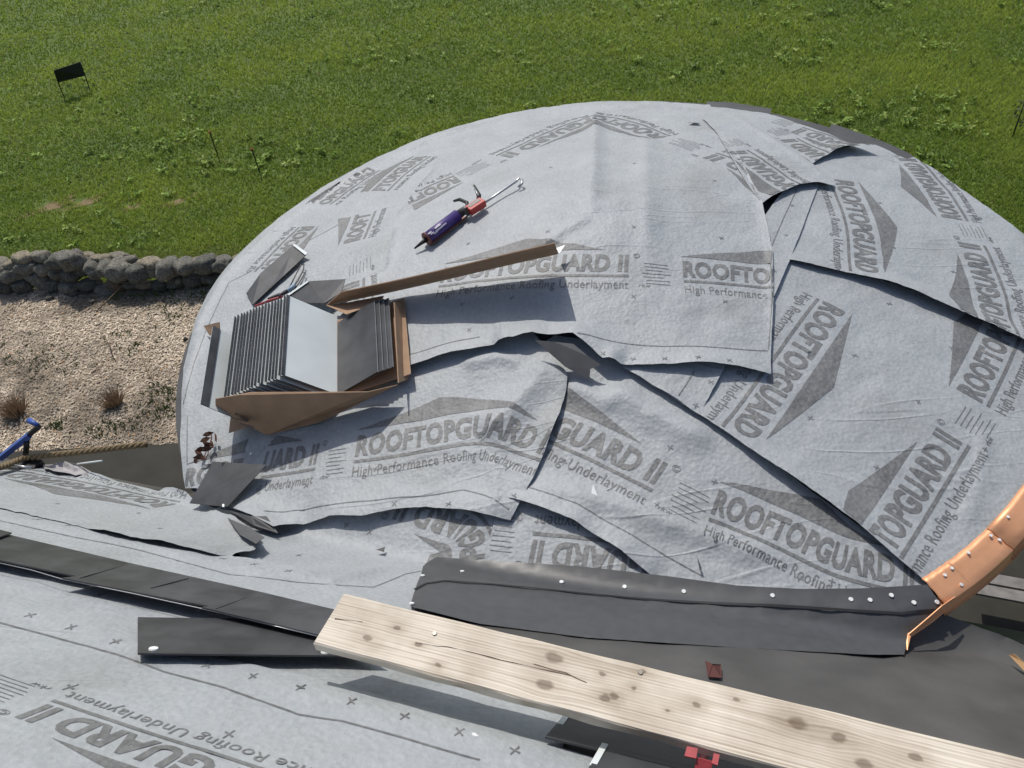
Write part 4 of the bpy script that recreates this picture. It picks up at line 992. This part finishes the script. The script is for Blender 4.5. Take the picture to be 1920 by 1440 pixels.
S4 = lambda x, y: (x / 4, 440 + y / 4)
for x, y, w_, hh, h, mi in [(190, 175, 145, 85, .5, 3), (310, 170, 110, 90, .5, 1), (430, 200, 130, 110, .5, 2), (510, 185, 150, 120, .55, 0), (575, 190, 90, 130, .5, 0), (660, 170, 130, 70, .42, 3), (770, 190, 140, 80, .42, 3), (900, 165, 120, 70, .42, 1), (210, 235, 160, 100, .38, 0), (15, 250, 110, 120, .38, 1), (90, 230, 110, 80, .4, 3), (80, 305, 170, 130, .28, 0), (320, 260, 120, 80, .36, 1), (640, 240, 110, 120, .36, 2), (700, 260, 120, 120, .36, 0), (800, 260, 110, 120, .36, 0), (910, 260, 180, 150, .36, 0), (1060, 280, 150, 140, .34, 2), (1150, 215, 190, 90, .42, 3), (1130, 260, 120, 90, .36, 1), (1260, 250, 170, 140, .38, 0), (1405, 240, 150, 130, .38, 0), (1490, 215, 90, 90, .4, 1), (1570, 215, 170, 140, .4, 2), (1680, 220, 150, 120, .4, 0), (1790, 205, 120, 100, .4, 1), (450, 280, 150, 130, .30, 2), (560, 290, 120, 120, .28, 2), (230, 300, 110, 80, .25, 1), (310, 320, 110, 110, .22, 0), (970, 190, 110, 60, .42, 1),
        (20, 370, 130, 110, .12, 2), (160, 380, 130, 90, .12, 2), (400, 370, 170, 110, .10, 2), (540, 390, 130, 100, .1, 0), (680, 370, 140, 90, .12, 2), (790, 420, 150, 90, .06, 0), (850, 370, 120, 70, .12, 1), (980, 370, 120, 90, .12, 0), (1100, 375, 120, 60, .1, 3), (1200, 380, 110, 80, .1, 2), (1330, 340, 150, 100, .14, 2), (1470, 330, 150, 110, .14, 2), (1590, 320, 150, 110, .16, 2), (1700, 320, 130, 100, .16, 2), (740, 350, 70, 40, .14, 3), (655, 395, 60, 35, .08, 3), (1340, 345, 40, 40, .2, 1), (1000, 280, 50, 40, .36, 1), (510, 250, 70, 60, .46, 1), (480, 340, 60, 50, .2, 1), (1145, 310, 60, 35, .3, 3)]:
    px, py = S4(x, y); stone(px, py, w_ / 4, hh / 4, h, mi)
LST = sorted([(370, 480, 45), (1310, 380, 55), (1420, 395, 50), (330, 440, 70), (1170, 395, 50), (690, 500, 40), (60, 420, 60), (1140, 490, 30), (560, 440, 60), (490, 370, 50), (1390, 780, 30), (850, 1250, 30)])
O12 = 'first second third fourth fifth sixth seventh eighth ninth tenth eleventh twelfth'.split()
for i, (x, y, w_) in enumerate(LST):
    px, py = S4(x, y); o = stone(px, py, w_ / 4, w_ / 5, .04, i % 4, None, 'loose_stone'); tag(o, 'small loose stone below the stone wall, %s of the loose ones from the left' % O12[i], 'stone', 'loose stones by the wall')

# ------------------------------------------------------------------ lawn blades, weeds, mulch chips (uncountable)
def px_of(x, y, z=0):
    d = Vector((x, y, z - ZC)); Z = d.dot(FW); return 960 + FPX * d.dot(CR) / Z, 720 - FPX * d.dot(CU) / Z
def vcol_mat(name, rough=.8, trans=0):
    m = bpy.data.materials.new(name); m.use_nodes = True; nt = m.node_tree; b = nt.nodes['Principled BSDF']; b.inputs['Roughness'].default_value = rough
    a = nt.nodes.new('ShaderNodeAttribute'); a.attribute_name = 'tint'; nt.links.new(a.outputs['Color'], b.inputs['Base Color'])
    b.inputs['Specular IOR Level'].default_value = .25
    if trans:
        t = nt.nodes.new('ShaderNodeBsdfTranslucent'); nt.links.new(a.outputs['Color'], t.inputs['Color']); x = nt.nodes.new('ShaderNodeMixShader'); x.inputs[0].default_value = trans
        nt.links.new(b.outputs[0], x.inputs[1]); nt.links.new(t.outputs[0], x.inputs[2]); nt.links.new(x.outputs[0], nt.nodes['Material Output'].inputs['Surface'])
    return m
def big_mesh(name, verts, tris, cols, m, label, cat):
    me = bpy.data.meshes.new(name); nv, ntr = len(verts), len(tris)
    me.vertices.add(nv); me.vertices.foreach_set('co', verts.astype(np.float32).ravel())
    me.loops.add(ntr * 3); me.loops.foreach_set('vertex_index', tris.astype(np.int32).ravel())
    me.polygons.add(ntr); me.polygons.foreach_set('loop_start', np.arange(0, ntr * 3, 3, dtype=np.int32)); me.polygons.foreach_set('loop_total', np.full(ntr, 3, np.int32))
    me.update(); at = me.color_attributes.new('tint', 'FLOAT_COLOR', 'POINT')
    at.data.foreach_set('color', np.c_[cols, np.ones(nv)].astype(np.float32).ravel())
    me.materials.append(m); o = link(bpy.data.objects.new(name, me)); return tag(o, label, cat, kind='stuff')
bedp = [(p.x, p.y) for p in bed]; bare = [(G(95, 388), .5, .16), (G(160, 380), .45, .12), (G(248, 388), .25, .10), (G(335, 378), .3, .10)]
NB = 520000
# sample in view-weighted depth so that nearer grass is denser
ppx, ppy = rng.uniform(-350, 2300, NB), rng.uniform(-190, 600, NB); gx_, gy_ = (ppx - 960) / FPX, (720 - ppy) / FPX
rx_, ry_, rz_ = (FW[q] + CR[q] * gx_ + CU[q] * gy_ for q in range(3)); tt_ = -ZC / rz_
xx, yy = rx_ * tt_, ry_ * tt_; far = np.clip(yy / 12, .8, 2.2)
ok = ~inside(xx, yy, bedp); ok &= np.hypot(xx - TC[0], yy - TC[1]) > 1.9
for c, rx, ry in bare: ok &= (((xx - c.x) * math.cos(-.5) + (yy - c.y) * math.sin(-.5)) / rx) ** 2 + ((-(xx - c.x) * math.sin(-.5) + (yy - c.y) * math.cos(-.5)) / ry) ** 2 > (.1 + rng.random(NB))
xx, yy, far = xx[ok], yy[ok], far[ok]; n = len(xx)
patch = vnoise(xx * .45, yy * .6, 31) + .6 * vnoise(xx * 1.5, yy * 1.9, 32) + .35 * vnoise(xx * 5, yy * 5, 33)
hgt = (.05 + .035 * rng.random(n)) * (1 + .5 * patch); an_ = rng.random(n) * 6.28; wd = (.006 + .006 * rng.random(n)) * far; ln = hgt * (.3 + .8 * rng.random(n)); la = rng.random(n) * 6.28
v0_ = np.c_[xx - np.cos(an_) * wd, yy - np.sin(an_) * wd, np.zeros(n)]; v1_ = np.c_[xx + np.cos(an_) * wd, yy + np.sin(an_) * wd, np.zeros(n)]; v2_ = np.c_[xx + np.cos(la) * ln, yy + np.sin(la) * ln, hgt]
V = np.empty((n * 3, 3)); V[0::3], V[1::3], V[2::3] = v0_, v1_, v2_
k = np.clip(.5 + patch * .9 + rng.normal(0, .16, n), 0, 1)[:, None]
c = np.array([.150, .235, .035]) * (1 - k) + np.array([.350, .435, .075]) * k
dry = rng.random(n) < .05; c[dry] = np.array([.22, .19, .08])
dryz = np.clip(1 - np.abs(yy - (wall_a.y + (xx - wall_a.x) * (wall_b.y - wall_a.y) / (wall_b.x - wall_a.x)) - .35) / .5, 0, 1) * (xx < 0)
c = c * (1 - .6 * dryz[:, None]) + np.array([.22, .21, .09]) * .6 * dryz[:, None]
big_mesh('lawn_grass', V, np.arange(n * 3).reshape(-1, 3), np.repeat(c, 3, 0), vcol_mat('grass_blade', .8, .45), 'mown green grass of the lawn', 'grass')
# broad-leaved weeds, in drifts
wv = []; wt = []; wc = []; cnt = 0
cand = [(rng.uniform(300, 1960), rng.uniform(-20, 330)) for _ in range(2600)] + [(rng.uniform(0, 420), rng.uniform(150, 470)) for _ in range(120)]
for px, py in cand:
    p = G(px, py)
    dens = vnoise(np.array([p.x * .9]), np.array([p.y * 1.1]), 51)[0] + .5 * vnoise(np.array([p.x * 3.1]), np.array([p.y * 3.1]), 52)[0]
    if dens < .06 and px > 300 or rng.random() < .25: continue
    if math.hypot(p.x - TC[0], p.y - TC[1]) < 2: continue
    nl = rng.integers(5, 10); R_ = rng.uniform(.05, .12)
    base = np.array([.23, .33, .075]) * rng.uniform(.8, 1.4) if rng.random() < .75 else np.array([.36, .45, .13])
    for q in range(nl):
        a = rng.random() * 6.28; l = R_ * rng.uniform(.6, 1.1); w_ = l * .28; h0_ = .05 + rng.random() * .05; h1_ = h0_ + rng.uniform(-.02, .05)
        dx, dy = math.cos(a), math.sin(a)
        pts = [(p.x, p.y, h0_ * .6), (p.x + dx * l * .5 - dy * w_, p.y + dy * l * .5 + dx * w_, h1_), (p.x + dx * l, p.y + dy * l, h1_ - .01), (p.x + dx * l * .5 + dy * w_, p.y + dy * l * .5 - dx * w_, h1_)]
        b = len(wv); wv += pts; wt += [(b, b + 1, b + 2), (b, b + 2, b + 3)]; wc += [base * rng.uniform(.8, 1.2)] * 4
big_mesh('lawn_weeds', np.array(wv), np.array(wt), np.array(wc), vcol_mat('weed_leaf', .6, .3), 'broad-leaved weeds scattered through the lawn', 'weeds')
# small bare soil patches
SOIL = mat('bare_soil', (.15, .115, .06), .95, 0, 0, 25, .5, 80, .2, c2=(.26, .20, .115))
for c, rx, ry in bare:
    pts = []
    for k in range(28):
        a = 2 * math.pi * k / 28; r = 1 + .3 * math.sin(3 * a + c.x) + random.gauss(0, .08); u, v = rx * r * math.cos(a), ry * r * math.sin(a)
        pts.append((c.x + u * math.cos(.5) - v * math.sin(.5), c.y + u * math.sin(.5) + v * math.cos(.5), .006))
    tag(mesh_obj('bare_soil', pts, [list(range(28))], SOIL), kind='structure')
# mulch chips
n = 95000; bx0, bx1 = min(p[0] for p in bedp), max(p[0] for p in bedp); by0, by1 = min(p[1] for p in bedp), max(p[1] for p in bedp)
xx = rng.uniform(max(bx0, -7.5), min(bx1, .5), n); yy = rng.uniform(by0, by1, n); ok = inside(xx, yy, bedp); ok &= ~inside(xx, yy, [(p.x, p.y) for p in fab]); xx, yy = xx[ok], yy[ok]; n = len(xx)
l = rng.uniform(.007, .024, n); w_ = l * rng.uniform(.2, .5, n); a = rng.random(n) * 6.28; z = .012 + rng.random(n) * .018; tl = rng.normal(0, .35, n)
ux, uy = np.cos(a), np.sin(a); V = np.empty((n * 4, 3))
for i_, (su, sv) in enumerate(((-1, -1), (1, -1), (1, 1), (-1, 1))):
    V[i_::4] = np.c_[xx + ux * l * su - uy * w_ * sv, yy + uy * l * su + ux * w_ * sv, z + tl * l * su * .6 + rng.normal(0, .002, n)]
T = np.empty((n * 2, 3), int); b = np.arange(n) * 4; T[0::2] = np.c_[b, b + 1, b + 2]; T[1::2] = np.c_[b, b + 2, b + 3]
k = rng.random(n)[:, None]; pn_ = np.clip(.5 + 1.3 * vnoise(xx * 1.3, yy * 1.3, 61) + .8 * vnoise(xx * 4, yy * 4, 62), 0, 1)[:, None]
c = (np.array([.27, .225, .17]) * (1 - k) + np.array([.68, .58, .45]) * k) * (.48 + .82 * pn_); og = rng.random(n) < .02; c[og] = np.array([.48, .30, .17])
big_mesh('wood_chip_mulch', V, T, np.repeat(c, 4, 0), vcol_mat('mulch_chip', .9), 'tan wood chip mulch covering the bed', 'mulch')
# green sprouts and dry tufts in the bed
def tuft(p, n_, h, spread, c1, c2):
    vs, ts, cs = [], [], []
    for _ in range(n_):
        a = rng.random() * 6.28; r = spread * rng.random(); hh = h * rng.uniform(.5, 1); x, y = r * math.cos(a) * .4, r * math.sin(a) * .4; w_ = .004 + .003 * rng.random()
        b = len(vs); vs += [(x - w_, y, 0), (x + w_, y, 0), (r * math.cos(a), r * math.sin(a), hh)]; ts.append((b, b + 1, b + 2)); cs += [np.array(c1) + (np.array(c2) - np.array(c1)) * rng.random()] * 3
    return np.array(vs) + np.array(p), np.array(ts), np.array(cs)
def merge(lst):
    vs, ts, cs, k = [], [], [], 0
    for v, t, c in lst: vs.append(v); ts.append(t + k); cs.append(c); k += len(v)
    return np.vstack(vs), np.vstack(ts), np.vstack(cs)
GB = vcol_mat('sprout')
gl = []
for cx, cy, rx, ry, m in [(310, 765, 60, 25, 60), (300, 735, 40, 15, 30), (105, 800, 25, 12, 22), (190, 810, 30, 14, 22), (240, 640, 50, 25, 26), (330, 580, 50, 25, 36), (220, 560, 20, 12, 16), (380, 560, 20, 15, 20), (80, 665, 60, 30, 24), (110, 690, 80, 20, 22), (295, 555, 40, 12, 22), (230, 800, 40, 14, 20), (20, 680, 30, 15, 10)]:
    for _ in range(m):
        p = G(rng.normal(cx, rx * .5), rng.normal(cy, ry * .5)); gl.append(tuft((p.x, p.y, .01), 8, .07, .06, (.07, .11, .025), (.17, .20, .06)))
V, T, C_ = merge(gl); big_mesh('bed_sprouts', V, T, C_, GB, 'low green sprouts growing through the mulch', 'sprouts')
for i, (cx, cy, s, lab) in enumerate([(32, 778, .34, 'dry brown ornamental grass tuft above the blue bracket'), (215, 760, .26, 'dry brown tuft in the mulch beside the tower eave'), (225, 545, .24, 'dry brown tuft at the foot of the stone wall')]):
    p = G(cx, cy); V, T, C_ = tuft((0, 0, 0), 320, s, s * .9, (.24, .165, .11), (.42, .32, .22)); o = big_mesh('dry_tuft', V, T, C_, GB, lab, 'grass tuft'); del o['kind']; o.location = (p.x, p.y, .01); o['group'] = 'dry grass tufts'
TWIG = mat('twig', (.22, .16, .11), .9, 0, .3, 30)
for lab, q in [('pale bent twig lying in the mulch bed near the tower', [(262, 655, .03), (272, 685, .05), (280, 705, .03), (288, 715, .02)]), ('long thin twig leaning on the stone wall', [(180, 585, .02), (205, 560, .14), (232, 532, .26)]), ('short twig lying at the left edge of the mulch', [(0, 652, .02), (19, 636, .03)]), ('forked twig standing in the mulch bed', [(212, 670, .02), (206, 650, .14), (196, 630, .22)]), ('thin twig crossing the other twig at the wall foot', [(172, 562, .02), (200, 545, .08), (240, 538, .1)]), ('pale straw lying low in the mulch bed', [(172, 700, .02), (190, 685, .03)])]:
    bm = bmesh.new(); mtube(bm, [G(a, b, h) for a, b, h in q], [.009] * (len(q) - 1) + [.004], 6); tag(bm_obj('twig', bm, TWIG), lab, 'twig', 'twigs in the mulch bed')

# ------------------------------------------------------------------ sign, stakes, sapling in the lawn
SIGN = mat('sign_black', (.016, .022, .016), .6); POST = mat('dark_post', (.022, .026, .018), .7)
def up_from(pbase, px, py):                        # height above base so that the top projects to the pixel row
    best = min((abs(px_of(pbase.x, pbase.y, z)[1] - py), z) for z in np.linspace(.05, 2, 400)); return best[1]
sl_, sr_ = G(121, 184), G(168, 168)
sg = empty('yard_sign', (sl_ + sr_) / 2); tag(sg, 'dark rectangular yard sign on two legs standing in the lawn', 'sign')
def lean(base, px, py, h):                         # top point at height h seen at this pixel
    return G(px, py, h)
hl = up_from(sl_, 0, 133); 
tl_, tr_ = G(101, 132, hl), G(150, 116, hl); bl_, br_ = G(109, 155, hl * .52), G(160, 142, hl * .52)
def sgp(name, m, fn):
    bm = bmesh.new(); fn(bm); unparent_shift(bm_obj(name, bm, m, sg))
sgp('sign_panel', SIGN, lambda bm: prism(bm, [tl_, tr_, br_, bl_], .012, Vector((0, 1, 0))))
sgp('leg', POST, lambda bm: mtube(bm, [sl_, bl_, tl_], .012, 6)); sgp('leg', POST, lambda bm: mtube(bm, [sr_, br_, tr_], .012, 6))
PLW = vcol_mat('pale_plant', .7); tl = []
for px, py in [(128, 163), (132, 168), (140, 168), (148, 166), (155, 164), (162, 168), (125, 180), (165, 165), (130, 162)]:
    p = G(px, py); tl.append(tuft((p.x, p.y, 0), 14, .10, .10, (.16, .22, .12), (.34, .38, .26)))
V, T, C_ = merge(tl); big_mesh('sign_plants', V, T, C_, PLW, 'pale green plants growing under the yard sign', 'plants')
RT = mat('stake_top', (.40, .12, .06), .8)
for i, ((x0_, y0_), (x1_, y1_)) in enumerate((((409, 293), (394, 250)), ((487, 323), (473, 282)))):
    b0_ = G(x0_, y0_); h = up_from(b0_, 0, y1_); t_ = G(x1_, y1_, h); o = empty('garden_stake', b0_)
    tag(o, 'thin dark garden stake in the lawn, %s' % ('the one farther from the tower' if i == 0 else 'the one nearer the tower'), 'stake', 'garden stakes')
    bm = bmesh.new(); mtube(bm, [b0_ - b0_, t_ - b0_], .013, 6); bm_obj('rod', bm, POST, o)
    bm = bmesh.new(); d_ = (t_ - b0_).normalized(); mtube(bm, [t_ - b0_, t_ - b0_ + d_ * .03, t_ - b0_ + d_ * .05], [.022, .026, .008], 6); bm_obj('cap', bm, RT, o)
sb = G(1898, 258); sap = empty('sapling', sb); tag(sap, 'small dark leafy sapling at the right edge of the lawn', 'sapling')
hs_ = up_from(sb, 0, 192); tp_ = Vector((.03, .05, hs_)); bm = bmesh.new(); mtube(bm, [Vector((0, 0, 0)), tp_ * .5, tp_], [.014, .011, .005], 6); bm_obj('stem', bm, POST, sap)
vs, fs = [], []
for k in range(70):
    f = .35 + .65 * rng.random(); c = tp_ * f + Vector((rng.normal(0, .06), rng.normal(0, .06), rng.normal(0, .03))); d = Vector(rng.normal(0, 1, 3)).normalized(); s_ = d.orthogonal().normalized(); b = len(vs)
    vs += [c - d * .03, c + s_ * .012, c + d * .03, c - s_ * .012]; fs.append((b, b + 1, b + 2, b + 3))
SAPM = mat('sapling_leaf', (.06, .07, .025), .7, 0, .4, 20); mesh_obj('leaves', vs, fs, SAPM, sap)
# ------------------------------------------------------------------ grey deck far below at the right edge
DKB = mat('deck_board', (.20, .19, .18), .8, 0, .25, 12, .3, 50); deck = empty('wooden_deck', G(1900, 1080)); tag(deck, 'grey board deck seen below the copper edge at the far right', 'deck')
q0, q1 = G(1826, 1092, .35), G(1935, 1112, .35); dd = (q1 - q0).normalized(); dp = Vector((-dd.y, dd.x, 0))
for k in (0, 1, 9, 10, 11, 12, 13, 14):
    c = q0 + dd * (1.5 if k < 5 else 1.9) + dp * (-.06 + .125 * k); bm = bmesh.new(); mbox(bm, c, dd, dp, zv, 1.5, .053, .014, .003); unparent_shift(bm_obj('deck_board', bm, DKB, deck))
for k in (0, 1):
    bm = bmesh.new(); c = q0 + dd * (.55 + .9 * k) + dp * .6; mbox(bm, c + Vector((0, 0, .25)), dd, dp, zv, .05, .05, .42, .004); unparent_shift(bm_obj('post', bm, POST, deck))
pt = [G(1500, 1040), G(1690, 960), G(1860, 920), G(2200, 900), G(2300, 1300), G(1700, 1400)]  # added dark plate: shadow below the copper edge put into its colour
tag(mesh_obj('shade_plate', [(p.x, p.y, .02) for p in pt], [list(range(len(pt)))], FAB_SHADE), kind='structure')
